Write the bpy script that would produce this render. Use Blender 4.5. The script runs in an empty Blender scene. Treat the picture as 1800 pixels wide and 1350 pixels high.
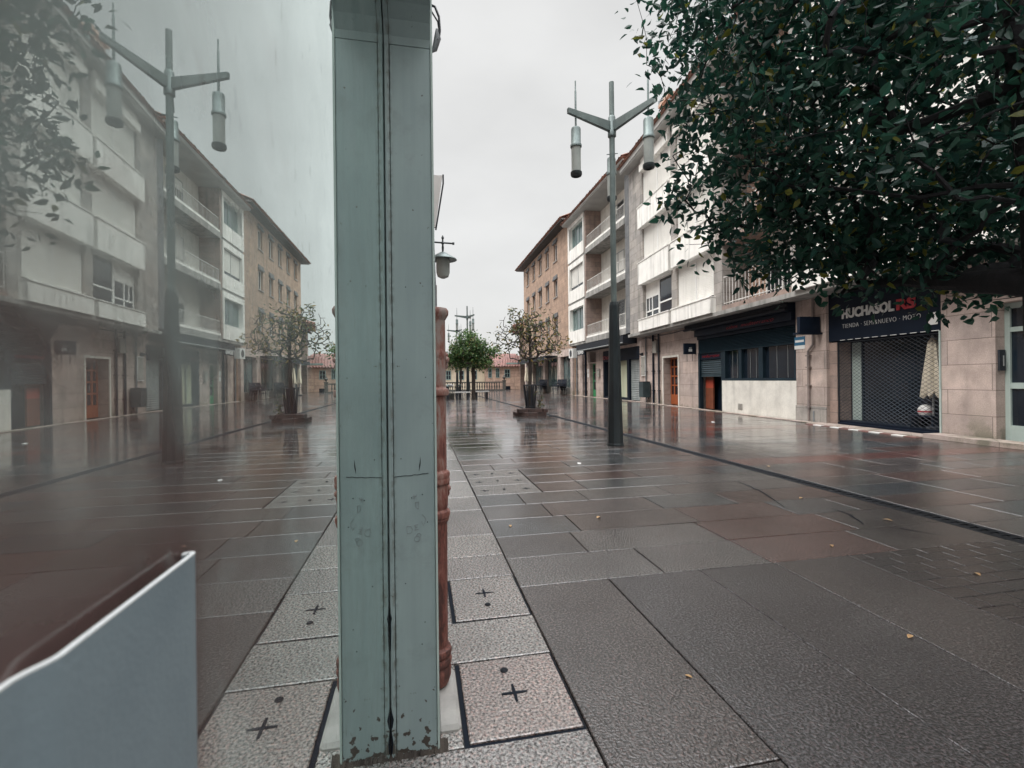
import bpy, math, random
import numpy as np
from mathutils import Vector, Matrix
R = math.radians
sc = bpy.context.scene
rnd = random.Random(7)

# ------------------------------------------------------------------ camera
H = 1.20
cam_d = bpy.data.cameras.new("camera")
cam = bpy.data.objects.new("camera", cam_d)
sc.collection.objects.link(cam)
cam_d.sensor_width = 36.0
cam_d.lens = 36.0 * 830 / 1800
cam_d.shift_y = -8 / 1800
cam_d.clip_start = 0.01
cam_d.clip_end = 2000
th = math.atan(0.011)
right = Vector((math.cos(th), 0, -math.sin(th)))
up = Vector((math.sin(th), 0, math.cos(th)))
back = Vector((0, -1, 0))
cam.matrix_world = Matrix(((right.x, up.x, back.x, 0), (right.y, up.y, back.y, 0), (right.z, up.z, back.z, H), (0, 0, 0, 1)))
cam_d.dof.use_dof = True
cam_d.dof.focus_distance = 6.0
cam_d.dof.aperture_fstop = 12.0
sc.camera = cam

# ------------------------------------------------------------------ sky, sun, exposure
SUN_EL, SUN_ROT = R(54), R(250)
world = bpy.data.worlds.new("World")
sc.world = world
world.use_nodes = True
wn, wl = world.node_tree.nodes, world.node_tree.links
wn.clear()
wo = wn.new("ShaderNodeOutputWorld")
bg = wn.new("ShaderNodeBackground")
bg.inputs["Strength"].default_value = 0.10
sky = wn.new("ShaderNodeTexSky")
sky.sky_type = 'NISHITA'
sky.sun_disc = False
sky.sun_elevation = SUN_EL
sky.sun_rotation = SUN_ROT
sky.dust_density = 4.0
tc = wn.new("ShaderNodeTexCoord")
sep = wn.new("ShaderNodeSeparateXYZ")
wl.new(tc.outputs["Generated"], sep.inputs[0])
cr = wn.new("ShaderNodeValToRGB")          # the overcast deck: brighter towards the zenith
e = cr.color_ramp.elements
e[0].position = 0.0; e[0].color = (0.200, 0.202, 0.198, 1)
e[1].position = 1.0; e[1].color = (1.9, 1.9, 1.95, 1)
for p, c in ((0.08, .193), (0.25, .184), (0.645, .180), (0.76, .80)):
    k = e.new(p); k.color = (c, c * 1.0, c * .985, 1)
wl.new(sep.outputs["Z"], cr.inputs[0])
nz = wn.new("ShaderNodeTexNoise")
nz.inputs["Scale"].default_value = 2.2; nz.inputs["Detail"].default_value = 5; nz.inputs["Roughness"].default_value = .5
mp = wn.new("ShaderNodeMapping"); mp.inputs["Scale"].default_value = (1, 1, 2.2)
wl.new(tc.outputs["Generated"], mp.inputs[0]); wl.new(mp.outputs[0], nz.inputs["Vector"])
mr = wn.new("ShaderNodeMapRange")
mr.inputs["From Min"].default_value = .3; mr.inputs["From Max"].default_value = .7
mr.inputs["To Min"].default_value = 24.0; mr.inputs["To Max"].default_value = 29.0
wl.new(nz.outputs["Fac"], mr.inputs["Value"])
vm = wn.new("ShaderNodeVectorMath"); vm.operation = 'SCALE'
wl.new(cr.outputs[0], vm.inputs[0]); wl.new(mr.outputs[0], vm.inputs["Scale"])
mx = wn.new("ShaderNodeMix"); mx.data_type = 'RGBA'; mx.inputs["Factor"].default_value = 0.94
wl.new(sky.outputs[0], mx.inputs["A"]); wl.new(vm.outputs[0], mx.inputs["B"])
wl.new(mx.outputs["Result"], bg.inputs["Color"]); wl.new(bg.outputs[0], wo.inputs[0])

sun_d = bpy.data.lights.new("sun", 'SUN')
sun_d.energy = 1.5; sun_d.angle = R(35); sun_d.color = (1, .965, .92)
sun = bpy.data.objects.new("sun", sun_d)
sc.collection.objects.link(sun)
sun.rotation_euler = Vector((math.cos(SUN_EL) * .92, math.cos(SUN_EL) * .38, -math.sin(SUN_EL))).to_track_quat('-Z', 'Y').to_euler()

sc.view_settings.view_transform = 'Standard'
sc.view_settings.look = 'None'
sc.view_settings.exposure = 0.75
sc.view_settings.gamma = 1.0
sc.cycles.max_bounces = 8
sc.cycles.glossy_bounces = 5
sc.cycles.transparent_max_bounces = 12
sc.cycles.use_denoising = True

# ------------------------------------------------------------------ materials
M = {}

def nodes_of(name):
    m = bpy.data.materials.new(name)
    m.use_nodes = True
    n, l = m.node_tree.nodes, m.node_tree.links
    return m, n, l, n["Principled BSDF"]

def rgba(c):
    return (c[0], c[1], c[2], 1)

def mat(name, col, rough=.6, col2=None, scale=3.0, rscale=None, bump=0.0, bscale=60.0, metal=0.0, spec=.5, grime=0.0, stretch=(1, 1, 1), fine=0.0, emit=None):
    m, n, l, b = nodes_of(name)
    t = n.new("ShaderNodeTexCoord")
    mp = n.new("ShaderNodeMapping"); mp.inputs["Scale"].default_value = stretch
    l.new(t.outputs["Object"], mp.inputs[0])
    ns = n.new("ShaderNodeTexNoise"); ns.inputs["Scale"].default_value = scale; ns.inputs["Detail"].default_value = 7; ns.inputs["Roughness"].default_value = .62
    l.new(mp.outputs[0], ns.inputs["Vector"])
    c2 = col2 or tuple(x * .78 for x in col)
    r = n.new("ShaderNodeValToRGB")
    r.color_ramp.elements[0].position = .36; r.color_ramp.elements[0].color = rgba(c2)
    r.color_ramp.elements[1].position = .64; r.color_ramp.elements[1].color = rgba(col)
    l.new(ns.outputs["Fac"], r.inputs[0])
    out = r.outputs[0]
    if fine:
        f = n.new("ShaderNodeTexNoise"); f.inputs["Scale"].default_value = bscale; f.inputs["Detail"].default_value = 3
        l.new(t.outputs["Object"], f.inputs["Vector"])
        fr = n.new("ShaderNodeMapRange"); fr.inputs["From Min"].default_value = .3; fr.inputs["From Max"].default_value = .7
        fr.inputs["To Min"].default_value = 1 - fine; fr.inputs["To Max"].default_value = 1 + fine
        l.new(f.outputs["Fac"], fr.inputs["Value"])
        v = n.new("ShaderNodeVectorMath"); v.operation = 'SCALE'
        l.new(out, v.inputs[0]); l.new(fr.outputs[0], v.inputs["Scale"]); out = v.outputs[0]
    if grime:
        g = n.new("ShaderNodeTexNoise"); g.inputs["Scale"].default_value = 1.6; g.inputs["Detail"].default_value = 8
        gm = n.new("ShaderNodeMapping"); gm.inputs["Scale"].default_value = (3.0, 3.0, .35)
        l.new(t.outputs["Object"], gm.inputs[0]); l.new(gm.outputs[0], g.inputs["Vector"])
        gr = n.new("ShaderNodeMapRange"); gr.inputs["From Min"].default_value = .5; gr.inputs["From Max"].default_value = .72
        gr.inputs["To Min"].default_value = 0; gr.inputs["To Max"].default_value = grime
        l.new(g.outputs["Fac"], gr.inputs["Value"])
        x = n.new("ShaderNodeMix"); x.data_type = 'RGBA'
        l.new(gr.outputs[0], x.inputs["Factor"]); l.new(out, x.inputs["A"]); x.inputs["B"].default_value = (.05, .052, .048, 1)
        out = x.outputs["Result"]
    l.new(out, b.inputs["Base Color"])
    b.inputs["Roughness"].default_value = rough
    b.inputs["Metallic"].default_value = metal
    b.inputs["Specular IOR Level"].default_value = spec
    if bump:
        bn = n.new("ShaderNodeTexNoise"); bn.inputs["Scale"].default_value = bscale; bn.inputs["Detail"].default_value = 4
        l.new(t.outputs["Object"], bn.inputs["Vector"])
        bm = n.new("ShaderNodeBump"); bm.inputs["Strength"].default_value = bump; bm.inputs["Distance"].default_value = .01
        l.new(bn.outputs["Fac"], bm.inputs["Height"]); l.new(bm.outputs[0], b.inputs["Normal"])
    M[name] = m
    return m

def ashlar(name, c1, c2, mortar, bw, bh, msize=.008, grime=.35, rough=.75, moss=0.0, off=.5):
    """cut stone laid in courses; courses run on local x+y and z"""
    m, n, l, b = nodes_of(name)
    t = n.new("ShaderNodeTexCoord"); s = n.new("ShaderNodeSeparateXYZ"); l.new(t.outputs["Object"], s.inputs[0])
    a = n.new("ShaderNodeMath"); a.operation = 'ADD'; l.new(s.outputs[0], a.inputs[0]); l.new(s.outputs[1], a.inputs[1])
    c = n.new("ShaderNodeCombineXYZ"); l.new(a.outputs[0], c.inputs[0]); l.new(s.outputs[2], c.inputs[1])
    br = n.new("ShaderNodeTexBrick"); br.offset = off
    br.inputs["Color1"].default_value = rgba(c1); br.inputs["Color2"].default_value = rgba(c2); br.inputs["Mortar"].default_value = rgba(mortar)
    br.inputs["Scale"].default_value = 1; br.inputs["Mortar Size"].default_value = msize; br.inputs["Mortar Smooth"].default_value = .3
    br.inputs["Brick Width"].default_value = bw; br.inputs["Row Height"].default_value = bh; br.inputs["Bias"].default_value = 0
    l.new(c.outputs[0], br.inputs["Vector"])
    ns = n.new("ShaderNodeTexNoise"); ns.inputs["Scale"].default_value = 2.2; ns.inputs["Detail"].default_value = 8; ns.inputs["Roughness"].default_value = .65
    l.new(t.outputs["Object"], ns.inputs["Vector"])
    mr = n.new("ShaderNodeMapRange"); mr.inputs["From Min"].default_value = .3; mr.inputs["From Max"].default_value = .7; mr.inputs["To Min"].default_value = .72; mr.inputs["To Max"].default_value = 1.22
    l.new(ns.outputs["Fac"], mr.inputs["Value"])
    fn = n.new("ShaderNodeTexNoise"); fn.inputs["Scale"].default_value = 55; fn.inputs["Detail"].default_value = 3
    l.new(t.outputs["Object"], fn.inputs["Vector"])
    m2 = n.new("ShaderNodeMapRange"); m2.inputs["From Min"].default_value = .3; m2.inputs["From Max"].default_value = .7; m2.inputs["To Min"].default_value = .86; m2.inputs["To Max"].default_value = 1.12
    l.new(fn.outputs["Fac"], m2.inputs["Value"])
    mm = n.new("ShaderNodeMath"); mm.operation = 'MULTIPLY'; l.new(mr.outputs[0], mm.inputs[0]); l.new(m2.outputs[0], mm.inputs[1])
    v = n.new("ShaderNodeVectorMath"); v.operation = 'SCALE'; l.new(br.outputs["Color"], v.inputs[0]); l.new(mm.outputs[0], v.inputs["Scale"])
    g = n.new("ShaderNodeTexNoise"); g.inputs["Scale"].default_value = 1.4; g.inputs["Detail"].default_value = 9
    gm = n.new("ShaderNodeMapping"); gm.inputs["Scale"].default_value = (2.2, 2.2, .45)
    l.new(t.outputs["Object"], gm.inputs[0]); l.new(gm.outputs[0], g.inputs["Vector"])
    gr = n.new("ShaderNodeMapRange"); gr.inputs["From Min"].default_value = .5; gr.inputs["From Max"].default_value = .75; gr.inputs["To Min"].default_value = 0; gr.inputs["To Max"].default_value = grime
    l.new(g.outputs["Fac"], gr.inputs["Value"])
    x = n.new("ShaderNodeMix"); x.data_type = 'RGBA'
    l.new(gr.outputs[0], x.inputs["Factor"]); l.new(v.outputs[0], x.inputs["A"]); x.inputs["B"].default_value = (.055, .055, .05, 1)
    out = x.outputs["Result"]
    if moss:     # damp green growth that stays near the foot of the wall
        mz = n.new("ShaderNodeMapRange"); mz.inputs["From Min"].default_value = .1; mz.inputs["From Max"].default_value = .75; mz.inputs["To Min"].default_value = moss; mz.inputs["To Max"].default_value = 0
        l.new(s.outputs[2], mz.inputs["Value"])
        mn = n.new("ShaderNodeMapRange"); mn.inputs["From Min"].default_value = .45; mn.inputs["From Max"].default_value = .6
        l.new(ns.outputs["Fac"], mn.inputs["Value"])
        mu = n.new("ShaderNodeMath"); mu.operation = 'MULTIPLY'; l.new(mz.outputs[0], mu.inputs[0]); l.new(mn.outputs[0], mu.inputs[1])
        y = n.new("ShaderNodeMix"); y.data_type = 'RGBA'
        l.new(mu.outputs[0], y.inputs["Factor"]); l.new(out, y.inputs["A"]); y.inputs["B"].default_value = (.06, .07, .035, 1)
        out = y.outputs["Result"]
    l.new(out, b.inputs["Base Color"])
    b.inputs["Roughness"].default_value = rough
    bm = n.new("ShaderNodeBump"); bm.inputs["Strength"].default_value = .5; bm.inputs["Distance"].default_value = .012
    hs = n.new("ShaderNodeMath"); hs.operation = 'SUBTRACT'; l.new(fn.outputs["Fac"], hs.inputs[0]); l.new(br.outputs["Fac"], hs.inputs[1])
    l.new(hs.outputs[0], bm.inputs["Height"]); l.new(bm.outputs[0], b.inputs["Normal"])
    M[name] = m
    return m

# granite of the ground floors, pinkish, with long courses
ashlar("granite", (.49, .395, .35), (.40, .33, .30), (.17, .135, .12), 1.5, .46, .006, .35, moss=.7)
ashlar("granite_grey", (.37, .34, .31), (.28, .265, .25), (.12, .11, .10), .9, .36, .006, .5)
ashlar("granite_brown", (.31, .225, .19), (.25, .19, .165), (.12, .1, .09), .8, .30, .006, .5)
ashlar("stone_dark", (.16, .165, .17), (.11, .115, .12), (.05, .05, .05), .5, .6, .006, .5)
ashlar("warm_stone", (.40, .275, .20), (.34, .235, .175), (.20, .15, .12), .7, .34, .008, .4)
ashlar("pink_stone", (.55, .39, .30), (.43, .30, .24), (.22, .16, .13), .9, .38, .012, .35)
mat("white_render", (.84, .83, .79), .75, (.72, .71, .67), 1.2, grime=.36, bump=.15, bscale=40)
mat("white_wall", (.72, .70, .64), .8, (.58, .56, .51), 2.0, grime=.16, bump=.4, bscale=25, fine=.05)
mat("cream_wall", (.62, .55, .42), .8, (.52, .46, .35), 1.0, grime=.2)
mat("concrete", (.34, .33, .31), .8, (.20, .20, .19), 2.0, grime=.55, bump=.3, bscale=50)
mat("soffit", (.42, .42, .40), .8, (.34, .34, .33), 1.0)
mat("shutter_white", (.80, .79, .75), .5, (.72, .71, .67), 1.5, grime=.16)
mat("pvc_white", (.78, .78, .76), .35, (.72, .72, .7), 2.0)
mat("alu", (.36, .38, .38), .4, (.30, .32, .32), 3, metal=.6)
mat("alu_green", (.24, .34, .32), .4, (.20, .28, .27), 3, grime=.2)
mat("rail_paint", (.70, .70, .68), .5, (.5, .48, .45), 5, grime=.2)
mat("glass_dark", (.012, .020, .030), .06, (.008, .013, .02), .8, spec=.6)
mat("glass_teal", (.10, .15, .15), .06, (.05, .08, .085), .6, spec=.8)
mat("shop_black", (.005, .011, .023), .6, (.004, .008, .017), 2, spec=.2)
mat("shop_teal", (.012, .027, .038), .5, (.007, .017, .026), 2, spec=.25)
mat("awning", (.006, .009, .016), .85, (.004, .006, .011), 3, bump=.2, bscale=30)
mat("shutter_grey", (.30, .33, .33), .5, (.22, .25, .25), 2, grime=.35)
mat("shutter_dark", (.03, .052, .064), .5, (.018, .035, .045), 2)
mat("wood_orange", (.36, .10, .03), .4, (.24, .06, .02), 6, stretch=(6, 6, .6))
mat("wood_rust", (.20, .062, .03), .5, (.13, .04, .022), 5)
mat("wood_red", (.42, .07, .035), .45, (.30, .05, .03), 2)
mat("wood_brown", (.20, .10, .05), .5, (.14, .07, .04), 4, stretch=(.6, 6, 6))
mat("door_green", (.03, .26, .10), .4, (.02, .18, .075), 4)
mat("curtain", (.50, .62, .48), .9, (.62, .56, .42), 1.5, stretch=(12, 12, .2))
mat("blind_brown", (.09, .06, .045), .6, (.045, .035, .03), 1.5, stretch=(1, 1, 3))
mat("tile", (.30, .13, .085), .8, (.13, .075, .06), 2.5, grime=.5)
mat("tile_red", (.20, .092, .078), .8, (.13, .072, .064), 1.2, grime=.35)
mat("pipe_paint", (.27, .22, .2), .6, (.15, .13, .13), 3, grime=.5)
mat("pipe_grey", (.22, .24, .25), .5, (.14, .15, .16), 3, grime=.4)
mat("box_grey", (.36, .35, .31), .6, (.26, .25, .23), 3, grime=.3)
mat("bin_dark", (.035, .055, .06), .5, (.02, .035, .04), 3)
mat("plaque_white", (.72, .72, .70), .4, (.66, .66, .64), 3)
mat("sign_blue", (.02, .13, .24), .4, (.02, .11, .2), 3)
mat("letter_white", (.60, .61, .60), .5, (.5, .51, .5), 9)
mat("letter_red", (.38, .018, .03), .5, (.3, .015, .025), 3)
mat("lamp_metal", (.17, .215, .21), .45, (.12, .155, .155), 6, metal=.35, grime=.35)
mat("lamp_base", (.030, .042, .046), .42, (.016, .023, .027), 5, metal=.2, grime=.3, stretch=(1, 1, .3))
mat("lamp_lens", (.34, .37, .35), .5, (.27, .30, .285), 4, grime=.4)
mat("iron", (.03, .035, .045), .5, (.02, .024, .03), 10, bump=.2)
mat("bark", (.075, .062, .052), .85, (.035, .03, .028), 12, bump=.7, bscale=45, stretch=(1, 1, .35))
mat("bark_dark", (.014, .015, .018), .85, (.007, .008, .010), 12, bump=.7, bscale=45, stretch=(1, 1, .35))
mat("brick_loose", (.10, .058, .05), .7, (.045, .032, .03), 6, grime=.4, bump=.4)
mat("soil", (.05, .04, .032), .9, (.03, .024, .02), 14, bump=.8)
mat("furniture", (.008, .011, .020), .7, (.005, .007, .013), 5, spec=.2)
mat("canvas", (.66, .60, .48), .85, (.54, .48, .38), 3, stretch=(8, 8, .5))
mat("balustrade", (.11, .105, .095), .85, (.06, .058, .052), 5, grime=.4)
mat("bench_stone", (.62, .62, .60), .5, (.5, .5, .48), 3)
mat("slot_dark", (.006, .010, .018), .8, (.003, .006, .011), 5, spec=.2)
mat("murk_brown", (.075, .05, .047), .9)
mat("drain_iron", (.016, .019, .024), .75, (.008, .010, .013), 14, bump=.4, spec=.2)
mat("paper", (.8, .8, .78), .8)
mat("dead_leaf", (.45, .33, .16), .6, (.32, .17, .07), 30)
mat("flower_box", (.30, .045, .03), .6, (.22, .035, .03), 4)
mat("ac_white", (.66, .67, .65), .5, (.58, .59, .57), 3, grime=.25)
mat("tiles_check", (.52, .46, .44), .5)
mat("distant_green", (.05, .08, .04), .9, (.03, .05, .03), 2)
mat("pvc_green", (.42, .50, .47), .45, (.35, .43, .40), 3, grime=.15)
mat("steel_satin", (.215, .275, .305), .42, (.185, .24, .27), 14, metal=.2, grime=.12, bump=.05, bscale=400)
mat("plate_back", (.06, .045, .04), .9)
mat("grille_metal", (.028, .034, .045), .45, (.018, .022, .03), 5, metal=.4)
mat("steel_edge", (.72, .75, .75), .35, (.66, .69, .69), 5)

# old painted timber of the shop front
def paint_mat(name, c, c2, base_z):
    m, n, l, b = nodes_of(name)
    t = n.new("ShaderNodeTexCoord"); s = n.new("ShaderNodeSeparateXYZ"); l.new(t.outputs["Object"], s.inputs[0])
    ns = n.new("ShaderNodeTexNoise"); ns.inputs["Scale"].default_value = 7; ns.inputs["Detail"].default_value = 8
    mp = n.new("ShaderNodeMapping"); mp.inputs["Scale"].default_value = (1, 1, .4); l.new(t.outputs["Object"], mp.inputs[0]); l.new(mp.outputs[0], ns.inputs["Vector"])
    r = n.new("ShaderNodeValToRGB"); r.color_ramp.elements[0].position = .38; r.color_ramp.elements[0].color = rgba(c2); r.color_ramp.elements[1].position = .62; r.color_ramp.elements[1].color = rgba(c)
    l.new(ns.outputs["Fac"], r.inputs[0])
    # chips
    ch = n.new("ShaderNodeTexNoise"); ch.inputs["Scale"].default_value = 38; ch.inputs["Detail"].default_value = 6; l.new(t.outputs["Object"], ch.inputs["Vector"])
    cz = n.new("ShaderNodeMapRange"); cz.inputs["From Min"].default_value = 0; cz.inputs["From Max"].default_value = .3; cz.inputs["To Min"].default_value = .18; cz.inputs["To Max"].default_value = 0
    l.new(s.outputs[2], cz.inputs["Value"])
    ad = n.new("ShaderNodeMath"); ad.operation = 'ADD'; l.new(ch.outputs["Fac"], ad.inputs[0]); l.new(cz.outputs[0], ad.inputs[1])
    gt = n.new("ShaderNodeMapRange"); gt.inputs["From Min"].default_value = .705; gt.inputs["From Max"].default_value = .73; l.new(ad.outputs[0], gt.inputs["Value"])
    x = n.new("ShaderNodeMix"); x.data_type = 'RGBA'; l.new(gt.outputs[0], x.inputs["Factor"]); l.new(r.outputs[0], x.inputs["A"]); x.inputs["B"].default_value = (.05, .04, .033, 1)
    # faint long scratches and dirt streaks
    st = n.new("ShaderNodeTexNoise"); st.inputs["Scale"].default_value = 60; st.inputs["Detail"].default_value = 5
    sm = n.new("ShaderNodeMapping"); sm.inputs["Scale"].default_value = (1, 1, .03); l.new(t.outputs["Object"], sm.inputs[0]); l.new(sm.outputs[0], st.inputs["Vector"])
    sr = n.new("ShaderNodeMapRange"); sr.inputs["From Min"].default_value = .35; sr.inputs["From Max"].default_value = .65; sr.inputs["To Min"].default_value = .97; sr.inputs["To Max"].default_value = 1.02; l.new(st.outputs["Fac"], sr.inputs["Value"])
    v = n.new("ShaderNodeVectorMath"); v.operation = 'SCALE'; l.new(x.outputs["Result"], v.inputs[0]); l.new(sr.outputs[0], v.inputs["Scale"])
    ab = n.new("ShaderNodeMath"); ab.operation = 'SUBTRACT'; l.new(s.outputs[1], ab.inputs[0]); ab.inputs[1].default_value = .0843
    aa = n.new("ShaderNodeMath"); aa.operation = 'ABSOLUTE'; l.new(ab.outputs[0], aa.inputs[0])
    am = n.new("ShaderNodeMapRange"); am.inputs["From Min"].default_value = .001; am.inputs["From Max"].default_value = .012; am.inputs["To Min"].default_value = .75; am.inputs["To Max"].default_value = .0; l.new(aa.outputs[0], am.inputs["Value"])
    an = n.new("ShaderNodeMapRange"); an.inputs["From Min"].default_value = .42; an.inputs["From Max"].default_value = .62; l.new(ch.outputs["Fac"], an.inputs["Value"])
    ao = n.new("ShaderNodeMath"); ao.operation = 'MULTIPLY'; l.new(am.outputs[0], ao.inputs[0]); l.new(an.outputs[0], ao.inputs[1])
    dn = n.new("ShaderNodeTexNoise"); dn.inputs["Scale"].default_value = 5; dn.inputs["Detail"].default_value = 9; dn.inputs["Roughness"].default_value = .7; l.new(t.outputs["Object"], dn.inputs["Vector"])
    dm = n.new("ShaderNodeMapRange"); dm.inputs["From Min"].default_value = .52; dm.inputs["From Max"].default_value = .75; dm.inputs["To Max"].default_value = .45; l.new(dn.outputs["Fac"], dm.inputs["Value"])
    dx_ = n.new("ShaderNodeMath"); dx_.operation = 'MAXIMUM'; l.new(ao.outputs[0], dx_.inputs[0]); l.new(dm.outputs[0], dx_.inputs[1])
    dz = n.new("ShaderNodeMix"); dz.data_type = 'RGBA'; l.new(dx_.outputs[0], dz.inputs["Factor"]); l.new(v.outputs[0], dz.inputs["A"]); dz.inputs["B"].default_value = (.11, .115, .10, 1)
    l.new(dz.outputs["Result"], b.inputs["Base Color"]); b.inputs["Roughness"].default_value = .45
    bm = n.new("ShaderNodeBump"); bm.inputs["Strength"].default_value = .12; bm.inputs["Distance"].default_value = .003
    su = n.new("ShaderNodeMath"); su.operation = 'SUBTRACT'; l.new(st.outputs["Fac"], su.inputs[0]); l.new(gt.outputs[0], su.inputs[1])
    l.new(su.outputs[0], bm.inputs["Height"]); l.new(bm.outputs[0], b.inputs["Normal"])
    M[name] = m
paint_mat("old_paint", (.265, .335, .335), (.228, .292, .295), 0)

def rust_mat():
    m, n, l, b = nodes_of("rust_pipe")
    t = n.new("ShaderNodeTexCoord"); s = n.new("ShaderNodeSeparateXYZ"); l.new(t.outputs["Object"], s.inputs[0])
    ns = n.new("ShaderNodeTexNoise"); ns.inputs["Scale"].default_value = 34; ns.inputs["Detail"].default_value = 10; ns.inputs["Roughness"].default_value = .78
    mp = n.new("ShaderNodeMapping"); mp.inputs["Scale"].default_value = (1, 1, .3); l.new(t.outputs["Object"], mp.inputs[0]); l.new(mp.outputs[0], ns.inputs["Vector"])
    z = n.new("ShaderNodeMapRange"); z.inputs["From Min"].default_value = .45; z.inputs["From Max"].default_value = 1.15; z.inputs["To Min"].default_value = .13; z.inputs["To Max"].default_value = -.035
    l.new(s.outputs[2], z.inputs["Value"])
    a = n.new("ShaderNodeMath"); a.operation = 'ADD'; l.new(ns.outputs["Fac"], a.inputs[0]); l.new(z.outputs[0], a.inputs[1])
    r = n.new("ShaderNodeValToRGB"); e = r.color_ramp.elements
    e[0].position = .40; e[0].color = (.25, .20, .18, 1)
    e[1].position = .70; e[1].color = (.055, .022, .018, 1)
    k = e.new(.48); k.color = (.24, .135, .11, 1)
    k = e.new(.57); k.color = (.18, .062, .046, 1)
    l.new(a.outputs[0], r.inputs[0]); l.new(r.outputs[0], b.inputs["Base Color"]); b.inputs["Roughness"].default_value = .65
    bm = n.new("ShaderNodeBump"); bm.inputs["Strength"].default_value = .5; bm.inputs["Distance"].default_value = .006
    l.new(ns.outputs["Fac"], bm.inputs["Height"]); l.new(bm.outputs[0], b.inputs["Normal"]); M["rust_pipe"] = m
rust_mat()

def paving_mat(name, wet=.085, use_attr=True):
    """wet bush-hammered granite: slab colour from the slab's own colour attribute"""
    m, n, l, b = nodes_of(name)
    t = n.new("ShaderNodeTexCoord")
    if use_attr:
        at = n.new("ShaderNodeAttribute"); at.attribute_name = "Col"; base = at.outputs["Color"]
    else:
        rg = n.new("ShaderNodeRGB"); rg.outputs[0].default_value = (.16, .145, .135, 1); base = rg.outputs[0]
    g = n.new("ShaderNodeTexNoise"); g.inputs["Scale"].default_value = 95; g.inputs["Detail"].default_value = 3; g.inputs["Roughness"].default_value = .6
    l.new(t.outputs["Object"], g.inputs["Vector"])
    gr = n.new("ShaderNodeMapRange"); gr.inputs["From Min"].default_value = .36; gr.inputs["From Max"].default_value = .66; gr.inputs["To Min"].default_value = .12; gr.inputs["To Max"].default_value = 2.05
    l.new(g.outputs["Fac"], gr.inputs["Value"])
    p = n.new("ShaderNodeTexNoise"); p.inputs["Scale"].default_value = 1.1; p.inputs["Detail"].default_value = 8; p.inputs["Roughness"].default_value = .62
    l.new(t.outputs["Object"], p.inputs["Vector"])
    pr = n.new("ShaderNodeMapRange"); pr.inputs["From Min"].default_value = .3; pr.inputs["From Max"].default_value = .7; pr.inputs["To Min"].default_value = .72; pr.inputs["To Max"].default_value = 1.22
    l.new(p.outputs["Fac"], pr.inputs["Value"])
    mu = n.new("ShaderNodeMath"); mu.operation = 'MULTIPLY'; l.new(gr.outputs[0], mu.inputs[0]); l.new(pr.outputs[0], mu.inputs[1])
    v = n.new("ShaderNodeVectorMath"); v.operation = 'SCALE'; l.new(base, v.inputs[0]); l.new(mu.outputs[0], v.inputs["Scale"])
    pk = n.new("ShaderNodeTexNoise"); pk.inputs["Scale"].default_value = 75; pk.inputs["Detail"].default_value = 2; l.new(t.outputs["Object"], pk.inputs["Vector"])
    pm = n.new("ShaderNodeMapRange"); pm.inputs["From Min"].default_value = .5; pm.inputs["From Max"].default_value = .66; pm.inputs["To Max"].default_value = .40; l.new(pk.outputs["Fac"], pm.inputs["Value"])
    px = n.new("ShaderNodeMix"); px.data_type = 'RGBA'; px.blend_type = 'MULTIPLY'; l.new(pm.outputs[0], px.inputs["Factor"]); l.new(v.outputs[0], px.inputs["A"]); px.inputs["B"].default_value = (1.5, .82, .72, 1)
    l.new(px.outputs["Result"], b.inputs["Base Color"])
    # water film: smooth puddled areas and rougher drained ones
    w = n.new("ShaderNodeTexNoise"); w.inputs["Scale"].default_value = .9; w.inputs["Detail"].default_value = 6
    l.new(t.outputs["Object"], w.inputs["Vector"])
    wr = n.new("ShaderNodeMapRange"); wr.inputs["From Min"].default_value = .38; wr.inputs["From Max"].default_value = .64; wr.inputs["To Min"].default_value = wet; wr.inputs["To Max"].default_value = wet + .075
    l.new(w.outputs["Fac"], wr.inputs["Value"])
    sx = n.new("ShaderNodeSeparateXYZ"); l.new(t.outputs["Object"], sx.inputs[0])
    wear = n.new("ShaderNodeMapRange"); wear.inputs["From Min"].default_value = 2.6; wear.inputs["From Max"].default_value = 8.5; wear.inputs["To Min"].default_value = 1.0; wear.inputs["To Max"].default_value = .03
    l.new(sx.outputs[0], wear.inputs["Value"])
    wm = n.new("ShaderNodeMath"); wm.operation = 'MULTIPLY_ADD'; l.new(wear.outputs[0], wm.inputs[0]); wm.inputs[1].default_value = .09; l.new(wr.outputs[0], wm.inputs[2])
    l.new(wm.outputs[0], b.inputs["Roughness"])
    b.inputs["Specular IOR Level"].default_value = 1.0
    b.inputs["IOR"].default_value = 1.5
    g2 = n.new("ShaderNodeTexNoise"); g2.inputs["Scale"].default_value = 95; g2.inputs["Detail"].default_value = 3
    l.new(t.outputs["Object"], g2.inputs["Vector"])
    g3 = n.new("ShaderNodeTexNoise"); g3.inputs["Scale"].default_value = 5; g3.inputs["Detail"].default_value = 4
    l.new(t.outputs["Object"], g3.inputs["Vector"])
    b1 = n.new("ShaderNodeBump"); b1.inputs["Distance"].default_value = .005
    bs = n.new("ShaderNodeMapRange"); bs.inputs["From Min"].default_value = .38; bs.inputs["From Max"].default_value = .64; bs.inputs["To Min"].default_value = .45; bs.inputs["To Max"].default_value = 1.0
    l.new(w.outputs["Fac"], bs.inputs["Value"]); bw = n.new("ShaderNodeMath"); bw.operation = "MULTIPLY"; l.new(bs.outputs[0], bw.inputs[0]); l.new(wear.outputs[0], bw.inputs[1]); l.new(bw.outputs[0], b1.inputs["Strength"])
    l.new(g2.outputs["Fac"], b1.inputs["Height"])
    b2 = n.new("ShaderNodeBump"); b2.inputs["Distance"].default_value = .01; b2.inputs["Strength"].default_value = .025
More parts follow.
